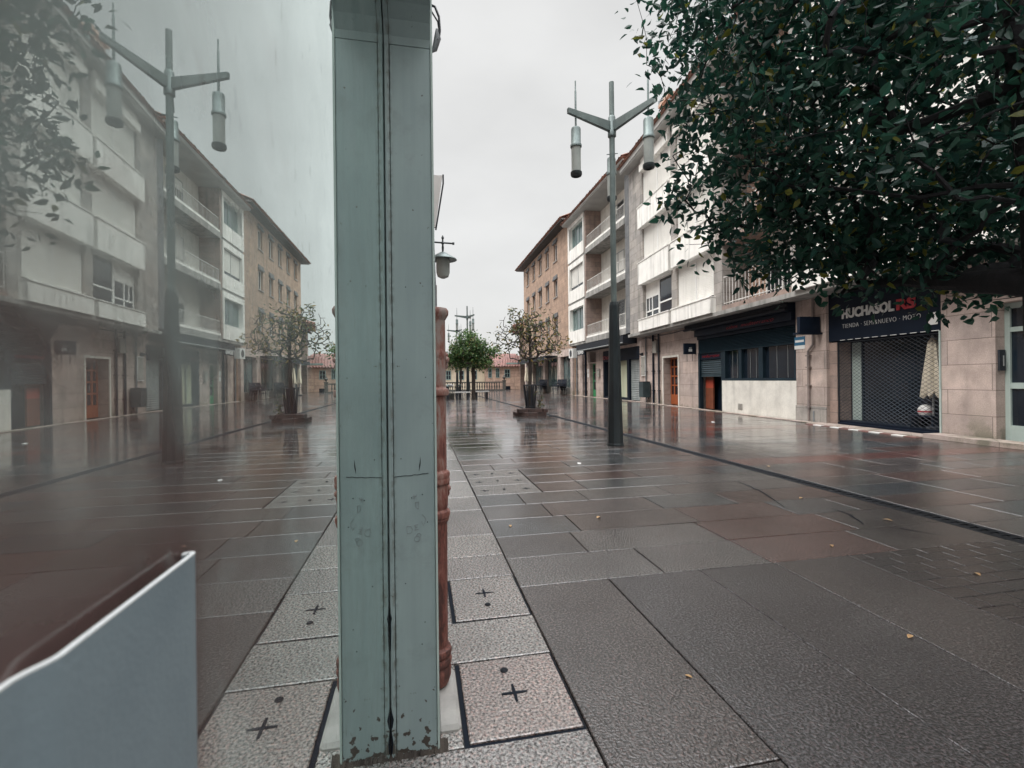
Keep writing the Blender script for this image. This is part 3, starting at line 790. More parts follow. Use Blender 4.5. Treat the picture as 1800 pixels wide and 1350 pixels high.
# jambs of the doorways
j = MB(K1); j.box(21.151, 21.23, .001, .035, 0, 2.16); j.box(19.67, 19.749, .001, .035, 0, 2.16); j.box(19.749, 21.151, .001, .035, 2.081, 2.16)
j.obj("door_surround", "white_wall", B1)
def panel_door(par, x0, x1, z1, y, kx, m, name="door", glass="glass_dark", cols=2, rows=4):
    d_ = MB(kx); w = .07
    d_.box(x0, x1, y - .05, y, 0.02, .55 * z1 * .4)
    zb = .22 * z1
    d_.box(x0, x0 + w, y - .05, y, zb, z1); d_.box(x1 - w, x1, y - .05, y, zb, z1); d_.box(x0 + w, x1 - w, y - .05, y, z1 - w, z1)
    for i in range(1, cols):
        c = x0 + (x1 - x0) * i / cols; d_.box(c - .045, c + .045, y - .03, y, zb, z1 - w)
    for i in range(1, rows):
        z = zb + (z1 - zb) * i / rows; d_.box(x0 + w, x1 - w, y - .029, y - .003, z - .03, z + .03)
    o = d_.obj(name, m, par)
    g_ = MB(kx); g_.box(x0 + w, x1 - w, y - .04, y - .031, zb, z1 - w); g_.obj("pane", glass, o)
    h = MB(kx); h.tube([(x0 + (x1 - x0) * .56, y + .05, .95), (x0 + (x1 - x0) * .56, y + .05, 1.15)], .012, 8); h.obj("handle", "alu", o)
    return o
dd = panel_door(B1, 19.75, 21.15, 2.08, -.32, K1, "wood_orange", cols=4); dd["label"] = "orange wooden door with glass grid"
# first floor slab and its dark underside
sl = MB(K1); sl.box(YN, 23.6, -.45, .72, GZ, GZ + .13); sl.obj("floor_slab", "concrete", B1)

Z = [(3.35, 3.87, 5.50), (5.50, 6.50, 8.10), (8.10, 9.05, 10.70)]
up_ = MB(K1)        # piers of the upper storeys
piers = [(21.95, 23.6), (18.6, 19.05), (15.45, 15.95), (11.9, 12.3), (8.45, 8.95), (5.1, 5.6), (1.7, 2.2), (-5, -1.4)]
for a, b_ in piers: up_.box(a, b_, -.45, .60, GZ + .13, 11.3)
up_.obj("pier", "granite_grey", B1)
bays = [(19.05, 21.95), (15.95, 18.6), (12.3, 15.45), (8.95, 11.9), (5.6, 8.45), (2.2, 5.1), (-1.4, 1.7)]
for bi, (a, b_) in enumerate(bays):
    if bi == 2: continue
    for k, (zp, zs, zt) in enumerate(Z):
        p = MB(K1)
        p.box(a - (.12 if k or bi else .1), b_ + .1, .601, .80, zp, zs)       # projecting white parapet box
        p.box(a - .13, b_ + .13, .60, .825, zs, zs + .035)
        p.box(a + .001, b_ - .001, -.45, .598, zp + .002, zs - .002)
        p.obj("parapet", "white_render", B1)
        if bi == 0 and k == 0:
            c = (a + b_) / 2
            lb = MB(K1); lb.box(c + .05, b_, .40, .455, zs + 1.02, zt - .002); lb.obj("blind_box", "shutter_white", B1)
            window_unit(B1, a + .001, c + .04, zs + .036, zt - .001, .46, K1, "casement", fr="pvc_white", div=1)
            window_unit(B1, c + .05, b_ - .001, zs + .036, zs + 1.02, .46, K1, "casement", fr="pvc_white", div=2)
        elif bi in (4,) or (bi == 5 and k == 1):
            window_unit(B1, a + .001, b_ - .001, zs + .036, zt - .001, .42, K1, "casement", fr="pvc_white", pane="glass_teal", div=3)
        else:
            ends = [(1.0, 1.0), (.93, 1.0), (1, 1)][(bi + k) % 3] if bi != 1 else [(.95, 1.0), (.93, 1.0), (1, 1)][k]
            window_unit(B1, a + .001, b_ - .001, zs + .036, zt - .001, .52, K1, "shutter", shutter=ends)
    t = MB(K1); t.box(a + .001, b_ - .001, -.45, .66, 10.701, 11.3); t.box(a, b_, .661, .74, 10.72, 11.02); t.obj("lintel", "white_render", B1)
# the balcony bay
a, b_ = bays[2]
for k, (zp, zs, zt) in enumerate(Z):
    s_ = MB(K1); s_.box(a + .001, b_ - .001, -.44, .62, zp, zp + .16); s_.obj("balcony_slab", "granite_brown", B1)
    railing(B1, a + .02, b_ - .02, .56, zp + .17, zp + 1.1, K1)
    r_ = MB(K1); r_.box(a + .001, b_ - .001, -.44, -.30, zp + .16, min(zp + 2.59, 11.3) if k < 2 else 11.29); r_.obj("back_wall", "pink_stone", B1)
    window_unit(B1, a + .7, a + 2.2, zp + .2, zp + 2.2, -.25, K1, "shutter", shutter=.45)
sf = MB(K1); sf.box(YN, 23.6, -.44, 1.02, 11.302, 11.44); sf.box(YN, 23.6, 1.021, 1.06, 11.36, 11.60)
sf.obj("eave", "soffit", B1)
rnd = random.Random(5)
tile_roof(B1, YN, 23.7, 1.16, -4.2, 11.62, 13.7, K1)
ch = MB(K1); ch.box(21.9, 22.9, -1.6, -.8, 11.6, 14.35); ch.box(21.8, 23.0, -1.7, -.7, 14.35, 14.5)
cho = ch.obj("chimney", "pink_stone", B1)
sp = MB(K1)
for i in range(9): sp.box(21.85 + i * .14, 21.88 + i * .14, -.76, -.73, 14.5, 14.72)
sp.obj("spikes", "iron", cho)

# pilaster drain pipe and paler plinth
pl = MB(K1); pl.box(11.795, 12.855, .052, .075, 0, .42); pl.box(8.135, 9.055, .002, .02, 0, .05); pl.obj("plinth", "granite_grey", B1)
def vpipe(par, x, y, z0, z1, r, kx, m="pipe_grey", bends=None, name="downpipe", br_=(0.35, 0.9, 1.5, 2.1)):
    p = MB(kx)
    pts = bends or [(x, y, z0), (x, y, z1)]
    p.tube([(q[0], q[1], q[2]) for q in pts], r, 8)
    for z in br_:
        if z0 < z < z1: p.box(x - r * 2.2, x + r * 2.2, y - r * 1.6, y + r * 1.15, z, z + .03)
    return p.obj(name, m, par)
vpipe(B1, 12.35, .10, 0, 2.2, .03, K1, "pipe_paint", [(12.35, .10, 0), (12.35, .10, 1.85), (12.18, .10, 2.02), (12.18, .10, 2.5), (12.18, .10, 3.2)], br_=(.38, .95, 1.42, 1.72))
vpipe(B1, 12.2, .08, 0, .3, .02, K1)
for x, r, m in ((23.0, .035, "pipe_grey"), (22.15, .045, "shop_black"), (21.55, .04, "iron")):
    vpipe(B1, x, .06, 0, 3.2, r, K1, m, br_=(.6, 1.5, 2.4))
cb = MB(K1); cb.tube([(18.7, .04, 3.15), (20, .05, 3.10), (21.5, .05, 3.12), (23.5, .04, 3.14)], .018, 6); cb.tube([(21.5, .05, 2.9), (22, .05, 3.0), (22.6, .06, 3.1)], .015, 6)
cb.obj("cable", "iron", B1)

# wet step / kerb at the foot of the building
kb = MB(K1)
kb.box(YN, 9.05, .03, .42, -.012, .085); kb.box(9.05, 12.0, .02, .45, -.012, .03); kb.box(12.0, 23.6, .10, .30, -.012, .022)
kb_ = kb.obj("kerb", "granite"); kb_.location = (9.3, 0, 0); kb_.rotation_euler = (0, 0, math.pi / 2 + A1); tag(kb_, kind="structure")

# --- the bar: dark front
bar = empty("bar_front", (9.3, 0, 0), math.pi / 2 + A1, "black restaurant front with louvred band over brown blinds and white base wall", "shop front")
KB = K1
f = MB(KB)
f.box(12.852, 18.098, -.44, .06, 2.62, 3.215); f.box(12.852, 18.098, .061, .30, 2.98, 3.20); f.box(12.852, 18.098, .061, .18, 2.74, 2.97)
f.obj("fascia", "shop_black", bar)
lv = MB(KB)
z = 2.12
while z < 2.60:
    lv.add([(12.86, .0, z), (18.09, .0, z), (18.09, .035, z + .012), (12.86, .035, z + .012), (12.86, .0, z + .042), (18.09, .0, z + .042)], [(0, 1, 2, 3), (3, 2, 5, 4)])
    z += .045
lv.box(12.86, 18.09, -.06, -.002, 2.10, 2.615)
lv.obj("louvre_band", "shop_teal", bar)
fr_ = MB(KB)
for a, b_ in ((12.852, 12.95), (14.28, 14.48), (15.35, 15.5), (16.28, 16.45)):
    fr_.box(a, b_, -.10, .03, 1.16, 2.099)
fr_.box(12.852, 16.45, -.10, .045, 1.08, 1.159); fr_.box(12.86, 18.09, -.10, .05, 2.099, 2.118)
fr_.box(16.45, 16.53, -.12, .03, 0, 2.098); fr_.box(17.98, 18.098, -.12, .03, 0, 2.098)
fr_.obj("frame", "shop_teal", bar)
for a, b_ in ((12.95, 14.28), (14.48, 15.35), (15.5, 16.28)):
    p = MB(KB); p.box(a, b_, -.085, -.075, 1.16, 2.098); po = p.obj("window", "glass_dark", bar)
    q = MB(KB)
    z = 1.2
    while z < 2.07:
        q.box(a, b_, -.115, -.10, z, z + .035); z += .05
    q.obj("blind", "blind_brown", po)
    q = MB(KB)
    for t in (.28, .62):
        c = a + (b_ - a) * t; q.box(c - .008, c + .008, -.073, -.065, 1.17, 2.09)
    q.obj("glazing_bar", "alu", po)
w_ = MB(KB); w_.box(12.853, 16.449, -.30, .05, 0, 1.079); wo_ = w_.obj("base_wall", "white_wall", bar)
v_ = MB(KB)
v_.box(15.28, 15.52, .051, .058, .13, .33)
for i in range(4): v_.box(15.30, 15.50, .058, .066, .15 + i * .045, .17 + i * .045)
v_.obj("vent_grille", "box_grey", wo_)
roller(bar, "roller_shutter", 16.54, 17.97, 1.28, 1.85, -.05, KB, "shutter_dark", .075, .022)
sg = MB(KB); sg.box(16.54, 17.97, -.06, .0, 1.86, 2.097); sg.obj("door_sign_board", "shop_black", bar)
dr_ = MB(KB); dr_.box(17.45, 17.97, -.25, -.20, .02, .80); dr_.box(17.45, 17.97, -.25, -.20, 1.1, 1.27)
do_ = dr_.obj("door", "wood_rust", bar)
q = MB(KB); q.box(17.45, 17.97, -.248, -.203, .8, 1.099); q.obj("red_panel", "wood_red", do_)
ins = MB(KB); ins.box(16.53, 17.98, -.44, -.43, 0, 2.1); ins.obj("dark_interior", "shop_black", bar)
text_obj("mediterraneo", .17, "door_lettering", "letter_red", bar, (17.85 * K1, .004, 1.93), (-1, 0, 0), (0, 0, 1), .008, .35, width=1.15 * K1, offset=-.004)
text_obj("cabos  mediterraneo", .17, "lettering", "letter_red", bar, (15.95 * K1, .184, 2.80), (-1, 0, 0), (0, 0, 1), .008, .35, width=2.35 * K1, offset=-.004)
aw = MB(K1); aw.tube([(12.80, .37, 3.03), (18.5, .37, 3.03)], .05, 10); aw.box(12.80, 18.5, .31, .36, 3.03, 3.20)
awo = tag(aw.obj("rolled_awning", "awning"), "long rolled black awning above the bar windows", "awning")
awo.location = (9.3, 0, 0); awo.rotation_euler = (0, 0, math.pi / 2 + A1)

def b1pt(x, y, z=0):
    e_ = Vector((-math.sin(A1), math.cos(A1), 0)); q_ = Vector((-math.cos(A1), -math.sin(A1), 0))
    return Vector((9.3, 0, 0)) + e_ * (x * K1) + q_ * y + Vector((0, 0, z))
def b2pt(x, y, z=0):
    e_ = Vector((-math.sin(A2), math.cos(A2), 0)); q_ = Vector((-math.cos(A2), -math.sin(A2), 0))
    return Vector((11.08, 0, 0)) + e_ * (x * K2) + q_ * y + Vector((0, 0, z))
RB1, RB2 = math.pi / 2 + A1, math.pi / 2 + A2

# small black projecting sign at the bar's end
s = empty("projecting_sign", b1pt(18.3, 0, 2.1), RB1, "small black box sign with white cup mark at the bar's left end", "sign")
q = MB(); q.box(-.04, .04, .02, .50, .0, .42); q.obj("panel", "shop_black", s)
q = MB()
for yy in (.14, .36): q.box(-.008, .008, yy, yy + .012, -.28, 0)
q.obj("hanging_rod", "iron", s)
q = MB(); q.box(-.046, -.041, .18, .32, .10, .20); q.box(-.046, -.041, .20, .30, .22, .235); q.box(-.046, -.041, .20, .30, .25, .262); q.obj("emblem", "letter_white", s)

# --- the motorbike shop
moto = empty("motorbike_shop", (9.3, 0, 0), RB1, "dark motorbike shop front behind a diamond lattice grille", "shop front")
q = MB(K1); q.box(9.052, 11.798, -.44, -.02, 2.05, 3.215); q.box(9.2, 11.798, -.42, -.10, 2.02, 2.049); q.obj("fascia", "shop_black", moto)
q = MB(K1); q.box(11.56, 11.798, -.44, -.03, 0, 2.02); q.obj("side_jamb", "granite_brown", moto)
q = MB(K1); q.box(9.052, 9.08, -.10, .02, 0, 2.048); q.obj("edge_trim", "pvc_green", moto)
q = MB(K1); q.box(9.2, 11.56, -.44, -.40, .12, 2.018); q.obj("shop_window", "glass_dark", moto)
q = MB(K1); q.box(11.25, 11.5, -.395, -.38, .13, 2.0); q.obj("pale_curtain", "pvc_green", moto)
q = MB(K1); q.box(9.08, 11.56, -.42, -.08, 0, .115); q.box(9.08, 11.56, -.079, -.03, 0, .07); q.obj("sill", "shop_black", moto)
lat = MB(K1)
x0, x1, z0, z1 = 9.09, 11.55, .12, 2.0
pitch, sl = .135, .60          # diamonds wider than tall
W = x1 - x0; Hh = z1 - z0
for sgn in (1, -1):
    c = -Hh / sl
    while c < W + Hh / sl:
        pts = []
        for t in range(0, 101):
            xx = W * t / 100; zz = (xx - c) * sl * sgn if sgn > 0 else Hh + (c - xx) * sl * 1
            if 0 <= zz <= Hh: pts.append((x0 + xx, zz + z0))
        if len(pts) > 1:
            (xa, za), (xb, zb) = pts[0], pts[-1]
            y = -.06 if sgn > 0 else -.066
            lat.tube([(xa, y, za), (xb, y, zb)], .0038, 4, False, False)
        c += pitch
for t in np.arange(x0, x1 + .01, (x1 - x0)):
    lat.box(t - .01, t + .01, -.075, -.05, z0, z1)
lat.box(x0, x1, -.075, -.045, z1, z1 + .018)
lat.obj("lattice_grille", "grille_metal", moto)
q = MB(K1)
n = 0; xx = 9.1
while xx < 11.5:
    q.box(xx, xx + .14, -.018, -.008, 2.052, 2.066); xx += .22
q.obj("light_strip", "letter_white", moto)
text_obj("HUCHASOL", .30, "lettering", "letter_white", moto, (11.38 * K1, -.018, 2.58), (-1, 0, 0), (0, 0, 1), .02, .0, width=1.35 * K1, offset=.012)
text_obj("RS", .30, "lettering", "letter_red", moto, (9.98 * K1, -.018, 2.58), (-1, 0, 0), (0, 0, 1), .02, .0, width=.42 * K1, offset=.012)
text_obj("TIENDA · SEMI&NUEVO · MOTO", .145, "small_lettering", "letter_white", moto, (11.38 * K1, -.018, 2.34), (-1, 0, 0), (0, 0, 1), .006, .0, width=1.92 * K1, offset=-.003, spacing=1.15)
q = MB(K1); q.bevbox(9.12, 9.30, -.018, -.006, 2.18, 2.42, .004); st = q.obj("sticker", "plaque_white", moto)
q = MB(K1); q.lathe([(.03, -.005), (.03, -.003)], 0, 0, 12)
q2 = MB(K1); q2.box(9.17, 9.25, -.005, -.004, 2.33, 2.345); q2.box(9.17, 9.25, -.005, -.004, 2.36, 2.375); q2.box(9.235, 9.25, -.005, -.004, 2.345, 2.36); q2.obj("mark", "shop_black", st)
# red and white checked threshold
kk = 0; xx = 9.05
th_ = empty("checked_threshold", (9.3, 0, 0), RB1, "red and white checked tile strip at the foot of the lattice shop", "tile strip")
qa = MB(K1); qb = MB(K1)
while xx < 11.9:
    (qa if kk % 2 else qb).box(xx, xx + .26, .455, .56, -.005, .012); xx += .26; kk += 1
qa.obj("white_tile", "plaque_white", th_); qb.obj("red_tile", "tile_red", th_)

# things seen behind the grille
par = empty("folded_parasol", b1pt(9.42, -.24, .1), RB1, "folded beige parasol standing behind the lattice grille", "parasol")
q = MB()
prof = [(.025, 1.84), (.07, 1.75), (.10, 1.45), (.14, 1.1), (.18, .78), (.13, .74)]
vs = []; fs = []; nseg = 28
for r_, z_ in prof:
    for k in range(nseg):
        t = 2 * math.pi * k / nseg
        rr = r_ * (1 + .22 * math.cos(7 * t)) * 1.0
        zz = z_ - (.12 * (math.cos(3.5 * t) ** 2) if z_ < 1.0 else 0)
        vs.append((rr * math.cos(t) * 1.15, rr * math.sin(t) * .8, zz))
for i in range(len(prof) - 1):
    for k in range(nseg):
        k2 = (k + 1) % nseg; fs.append((i * nseg + k, (i + 1) * nseg + k, (i + 1) * nseg + k2, i * nseg + k2))
q.add(vs, fs, True); canopy_mesh = q; q.obj("canopy", "canvas", par)
q = MB(); q.tube([(0, 0, .05), (0, 0, 1.9)], .018, 8); q.obj("pole", "alu", par)
q = MB(); q.lathe([(.12, 0), (.12, .05), (.03, .08)], 0, 0, 16); q.obj("base", "iron", par)

hel = empty("helmet", b1pt(9.62, -.28, .38), RB1, "white and red helmet on a low shelf behind the grille", "helmet")
q = MB(); q.lathe([(.10, 0), (.125, .06), (.12, .13), (.08, .19), (.02, .215)], 0, 0, 16); q.obj("shell", "plaque_white", hel)
q = MB(); q.lathe([(.127, .06), (.123, .09)], 0, 0, 16); q.obj("stripe", "letter_red", hel)
q = MB(); q.box(-.25, .25, -.10, .12, -.03, -.002); q.box(-.24, -.21, -.08, .10, -.27, -.03); q.box(.21, .24, -.08, .10, -.27, -.03)
so = tag(q.obj("display_shelf", "shop_black"), "low black shelf under the helmet behind the grille", "shelf"); so.location = b1pt(9.62, -.28, .38); so.rotation_euler = (0, 0, RB1)

# --- portal with the pale green door
q = MB(K1)
for a, b_ in ((6.62, 6.72), (7.20, 7.32), (7.66, 7.74), (8.06, 8.138)):
    q.box(a, b_, -.25, -.18, 0, 2.415)
for z0_, z1_ in ((0, .32), (.95, 1.05), (1.92, 2.0), (2.32, 2.415)):
    q.box(6.72, 7.20, -.245, -.185, z0_, z1_); q.box(7.32, 7.66, -.245, -.185, z0_, z1_); q.box(7.74, 8.06, -.245, -.185, z0_, z1_)
do_ = q.obj("door", "pvc_green", B1); do_["label"] = "pale green glazed entrance door"
q = MB(K1); q.box(6.72, 8.06, -.225, -.215, .32, 2.32); q.obj("pane", "glass_dark", do_)
ic = empty("intercom", b1pt(8.139, -.10, 1.26), RB1 - math.pi / 2, "dark metal intercom panel beside the green glazed door", "intercom")
q = MB(); q.bevbox(-.065, .065, -.03, 0, 0, .36, .006); q.obj("panel", "iron", ic)
q = MB(); q.tube([(.0, -.045, .08), (.0, -.045, .26)], .010, 8); q.obj("handset", "alu", ic)
roller(B1, "roller_shutter", 2.2, 5.0, .06, 2.59, -.2, K1, "shutter_grey")

# wall mounted odds and ends on building one
def on_wall(name, label, cat, x, y, z, w, d, h, m, pt=b1pt, rz=RB1, extra=None, bev=.008):
    r = empty(name, pt(x, y, z), rz, label, cat)
    q = MB(); q.bevbox(-w / 2, w / 2, 0, d, 0, h, bev); q.obj("case", m, r)
    if extra: extra(r, w, d, h)
    return r
def door_line(r, w, d, h):
    q = MB(); q.box(-w / 2 + .03, w / 2 - .03, d, d + .006, .04, h - .04); q.obj("lid", "box_grey", r)
    q = MB(); q.box(w / 2 - .08, w / 2 - .06, d + .006, d + .014, h * .45, h * .55); q.obj("lock", "iron", r)
on_wall("meter_cabinet", "tall pale meter cabinet on the stone wall beside the grey roller shutter", "cabinet", 23.35, .0, 1.30, .50, .06, 1.0, "plaque_white", extra=door_line)
on_wall("junction_box", "grey cable junction box above the orange door's left side", "junction box", 21.85, .0, 2.35, .42, .14, .55, "box_grey", extra=door_line)
def bin_extra(r, w, d, h):
    q = MB(); q.box(-w / 2 - .01, w / 2 + .01, -.0, d + .01, h, h + .03); q.box(-w / 2, w / 2, d + .002, d + .012, h * .74, h * .78); q.obj("rim", "iron", r)
    q = MB(); q.box(-.03, .03, -.02, .0, -.1, h * .8); q.obj("bracket", "iron", r)
on_wall("litter_bin", "dark litter bin fixed to the stone wall near the drainpipes", "litter bin", 22.75, .06, .28, .50, .36, .72, "bin_dark", extra=bin_extra)
def lens(r, w, d, h):
    q = MB(); q.tube([(0, d, h / 2), (0, d + .08, h / 2)], .05, 10); q.obj("lens", "iron", r)
on_wall("door_speaker", "round dark door camera above the pale meter cabinet", "camera", 23.5, 0, 2.30, .14, .08, .16, "iron", extra=lens)
sgn = empty("street_sign", b1pt(12.70, .052, 1.93), RB1, "small dark blue and white street name plate on the stone pilaster", "sign")
q = MB(); q.box(-.19, .19, 0, .012, .10, .33); q.obj("plate", "sign_blue", sgn)
q = MB(); q.box(-.19, .19, 0, .012, 0, .098); q.box(-.16, .16, .0121, .014, .185, .245); q.obj("white_band", "plaque_white", sgn)
hs = empty("hanging_sign", b1pt(12.0, .02, 2.28), RB1, "black box sign hanging above the drainpipe on the pilaster", "sign")
q = MB(); q.box(-.05, .05, .06, .62, .02, .42); q.box(-.09, .09, .03, .70, -.025, .019); q.obj("box", "shop_black", hs)
q = MB(); q.box(-.04, .60, .08, .11, .38, .41); q.obj("bracket", "alu", hs)
# ------------------------------------------------------------------ building with balconies (middle)
B2 = empty("balcony_building", (11.08, 0, 0), RB2, "apartment block with white recessed balconies and dark pilaster, middle of the row", "building")
w2 = MB(K2)
w2.box(23.62, 24.05, -.45, 0, 0, 3.5)
w2.box(24.05, 28.95, -.45, 0, 2.85, 3.5)
w2.box(28.95, 30.05, -.45, 0, 0, 3.5)
w2.box(30.05, 31.2, -.45, 0, 2.95, 3.5); w2.box(31.2, 33.9, -.45, 0, 0, 3.5)
w2.obj("wall", "granite", B2)
q = MB(K2); q.box(23.62, 33.9, -9, -1.3, 0, 12.0); q.box(23.62, 33.9, -1.3, -.47, 0, 3.5); q.obj("core", "concrete", B2)
q = MB(K2); q.box(23.62, 24.5, -1.29, .52, 3.5, 12.0); q.obj("pilaster", "stone_dark", B2)
ZB = [3.5, 6.36, 9.22]
for k, z in enumerate(ZB):
    top = z + 2.86 if k < 2 else 12.0
    q = MB(K2); q.box(24.5, 33.9, -1.29, .50, z, z + .16); q.box(24.5, 30.4, .501, .53, z - .02, z + .30); q.obj("balcony_slab", "concrete", B2)
    q = MB(K2); q.box(24.5, 30.4, .34, .50, z + .16, z + .42); q.obj("balcony_kerb", "white_render", B2)
    railing(B2, 24.52, 30.38, .42, z + .42, z + 1.12, K2)
    q = MB(K2); q.box(24.5, 30.399, -1.29, -.55, z + .161, top - .001); q.obj("back_wall", "white_wall", B2)
    q = MB(K2); q.box(30.4, 30.62, -1.29, .50, z + .161, top - .001); q.obj("side_wall", "granite_brown", B2)
    q = MB(K2); q.box(30.62, 30.78, -.30, .56, z + .161, top - .001); q.box(33.62, 33.9, -.30, .56, z + .161, top - .001)
    q.box(30.78, 33.62, -.30, .54, z + .161, z + 1.0); q.box(30.78, 33.62, -.30, .54, z + 2.52, top - .001)
    q.obj("bay_frame", "white_render", B2)
    if k == 1: window_unit(B2, 30.79, 33.61, z + 1.0, z + 2.52, .40, K2, "shutter", shutter=(.84, .84), fr="alu", div=2)
    else: window_unit(B2, 30.79, 33.61, z + 1.0, z + 2.52, .30, K2, "plain", fr="alu_green", pane="glass_teal", div=4)
    window_unit(B2, 26.9, 28.6, z + .17, z + 2.25, -.52, K2, "shutter", shutter=(.55, .55) if k == 1 else (0.0, .25), fr="alu", div=2)
    window_unit(B2, 24.75, 25.4, z + .9, z + 2.25, -.52, K2, "shutter", shutter=(0,), fr="pvc_white", div=1)
q = MB(K2); q.box(23.62, 33.9, -1.29, .95, 12.001, 12.12); q.box(23.62, 33.9, .951, .99, 12.05, 12.2); q.obj("eave", "soffit", B2)
tile_roof(B2, 23.5, 34.0, 1.08, -4.2, 12.2, 14.2, K2)
# ground floor of the middle block
q = MB(K2); q.box(30.05, 31.2, -.42, .02, 2.17, 2.27); q.box(30.05, 30.10, -.42, .02, 0, 2.95); q.box(31.15, 31.2, -.42, .02, 0, 2.95); q.obj("door_surround", "granite", B2)
q = MB(K2); q.box(30.10, 31.15, -.42, -.38, 2.27, 2.95); q.obj("transom_pane", "glass_dark", B2)
dd = panel_door(B2, 30.10, 31.15, 2.16, -.20, K2, "door_green", cols=2, rows=3); dd["label"] = "green panelled entrance door"
ph = empty("curtained_shop", (11.08, 0, 0), RB2, "shop window with long pale green curtains and dark header", "shop front")
q = MB(K2); q.box(24.05, 28.95, -.44, -.02, 2.20, 2.85); q.box(25.35, 25.62, -.44, -.03, 0, 2.199); q.box(28.8, 28.95, -.44, -.03, 0, 2.199); q.box(25.62, 28.8, -.44, -.06, 0, .12); q.obj("frame", "shop_black", ph)
q = MB(K2)
nfold = 46
vs = []; fs = []
for i in range(nfold * 3 + 1):
    xx = 25.63 + (28.79 - 25.63) * i / (nfold * 3)
    yy = -.34 + .035 * math.sin(i * 2.1)
    vs += [(xx, yy, .13), (xx, yy, 2.19)]
for i in range(nfold * 3): fs.append((2 * i, 2 * i + 2, 2 * i + 3, 2 * i + 1))
q.add(vs, fs, True); q.obj("curtain", "curtain", ph)
q = MB(K2)
for c in (26.7, 27.75): q.box(c - .02, c + .02, -.16, -.10, .12, 2.199)
q.obj("glazing_bar", "alu", ph)
text_obj("DVA", .30, "lettering", "letter_red", ph, (28.9 * K2, -.018, 2.33), (-1, 0, 0), (0, 0, 1), .01, width=.95 * K2)
roller(B2, "roller_shutter", 24.10, 25.35, .10, 2.19, -.16, K2, "shutter_grey", .095, .02)
aw = MB(K2)
aw.box(24.3, 31.6, .02, .78, 3.0, 3.40)
aw2 = aw.obj("cassette", "awning"); awr = empty("shop_awning", (11.08, 0, 0), RB2, "dark retracted shop awning under the lowest balcony", "awning")
aw2.parent = awr
q = MB(K2); q.tube([(24.3, .80, 3.02), (31.6, .80, 3.02)], .035, 8); q.obj("front_bar", "alu", awr)
nv = empty("novo_sign", (11.08, 0, 0), RB2, "white word novo above the green door", "sign")
q = MB(K2); q.box(30.0, 31.4, .785, .80, 2.72, 3.05); q.obj("panel", "shop_black", nv)
text_obj("novo", .42, "lettering", "letter_white", nv, (31.25 * K2, .801, 2.79), (-1, 0, 0), (0, 0, 1), .02, width=1.05 * K2, offset=.012)
q = MB(); q.bevbox(-.45, .45, 0, .32, 0, .62, .01)
ac = empty("air_conditioner", b2pt(32.5, .56, 2.62), RB2, "white air conditioner box hung on the wall past the green door", "air conditioner")
q.obj("case", "ac_white", ac)
q = MB(); q.tube([(0, .30, .31), (0, .335, .31)], .23, 18); q.obj("fan_grille", "iron", ac)
for x, r, m in ((31.8, .07, "shop_black"), (32.3, .05, "pipe_paint"), (33.6, .05, "pipe_grey")):
    vpipe(B2, x, .08, 0, 3.3, r, K2, m)
q = MB(); q.box(-.14, .14, 0, .015, 0, .26); q.box(-.14, .14, 0, .02, -.32, -.05)
pq = tag(q.obj("wall_plaque", "plaque_white"), "small white notice plaque left of the green door", "plaque"); pq.location = b2pt(31.5, 0, 1.6); pq.rotation_euler = (0, 0, RB2)
q = MB(); q.bevbox(-.16, .16, 0, .12, 0, .5, .01)
pq = empty("mailbox", b2pt(29.5, 0, 1.3), RB2, "grey metal mailbox right of the green door", "mailbox"); q.obj("case", "box_grey", pq)
q = MB(); q.box(-.11, .11, .1201, .126, .38, .41); q.obj("slot", "iron", pq)
q = MB(K2); q.box(23.62, 50.2, .05, .32, -.012, .022); kb_ = tag(q.obj("kerb", "granite", None), kind="structure"); kb_.location = (11.08, 0, 0); kb_.rotation_euler = (0, 0, RB2)

# ------------------------------------------------------------------ warm stone block (far)
B3 = empty("stone_building", (11.08, 0, 0), RB2, "warm orange stone block with rows of small hooded windows, farthest of the row", "building")
cols = [37.9, 40.35, 42.75, 45.2, 47.7]
q = MB(K2)
xs = [34.0] + [v for c in cols for v in (c - .48, c + .48)] + [49.7]
rows = [(4.75, 6.15), (7.75, 9.15), (10.62, 12.05)]
for i in range(0, len(xs), 2): q.box(xs[i], xs[i + 1], -.1, .30, 3.45, 12.6)
zs = [3.45] + [v for r_ in rows for v in r_] + [12.6]
for c in cols:
    for i in range(0, len(zs), 2):
        q.box(c - .48, c + .48, -.1, .30, zs[i], zs[i + 1])
q.obj("wall", "warm_stone", B3)
q = MB(K2); q.box(34.0, 49.7, -9, -.101, 0, 12.6); q.box(33.9, 34.2, -9, .1, 0, 12.4); q.obj("core", "warm_stone", B3)
for c in cols:
    for (za, zb) in rows:
        wu = window_unit(B3, c - .479, c + .479, za, zb, .16, K2, "plain", fr="pvc_white", div=2)
        h = MB(K2); h.box(c - .60, c + .60, .301, .42, zb - .02, zb + .10); h.box(c - .55, c + .55, .301, .36, zb + .10, zb + .32); h.obj("hood", "stone_dark", wu)
        h = MB(K2); h.box(c - .55, c + .55, .301, .37, za - .08, za - .001); h.obj("sill", "granite_grey", wu)
q = MB(K2); q.box(33.9, 50.2, -.1, 1.0, 12.601, 12.72); q.obj("eave", "stone_dark", B3)
tile_roof(B3, 33.9, 50.3, 1.12, -4.2, 12.74, 14.9, K2)
q = MB(K2)
for a, b_ in ((34.0, 34.5), (37.0, 37.9), (41.6, 42.3), (46.2, 47.2), (49.2, 49.7)): q.box(a, b_, -.1, .26, 0, 2.9)
q.box(34.0, 49.7, -.1, .29, 2.9, 3.449); q.obj("ground_floor_pier", "granite", B3)
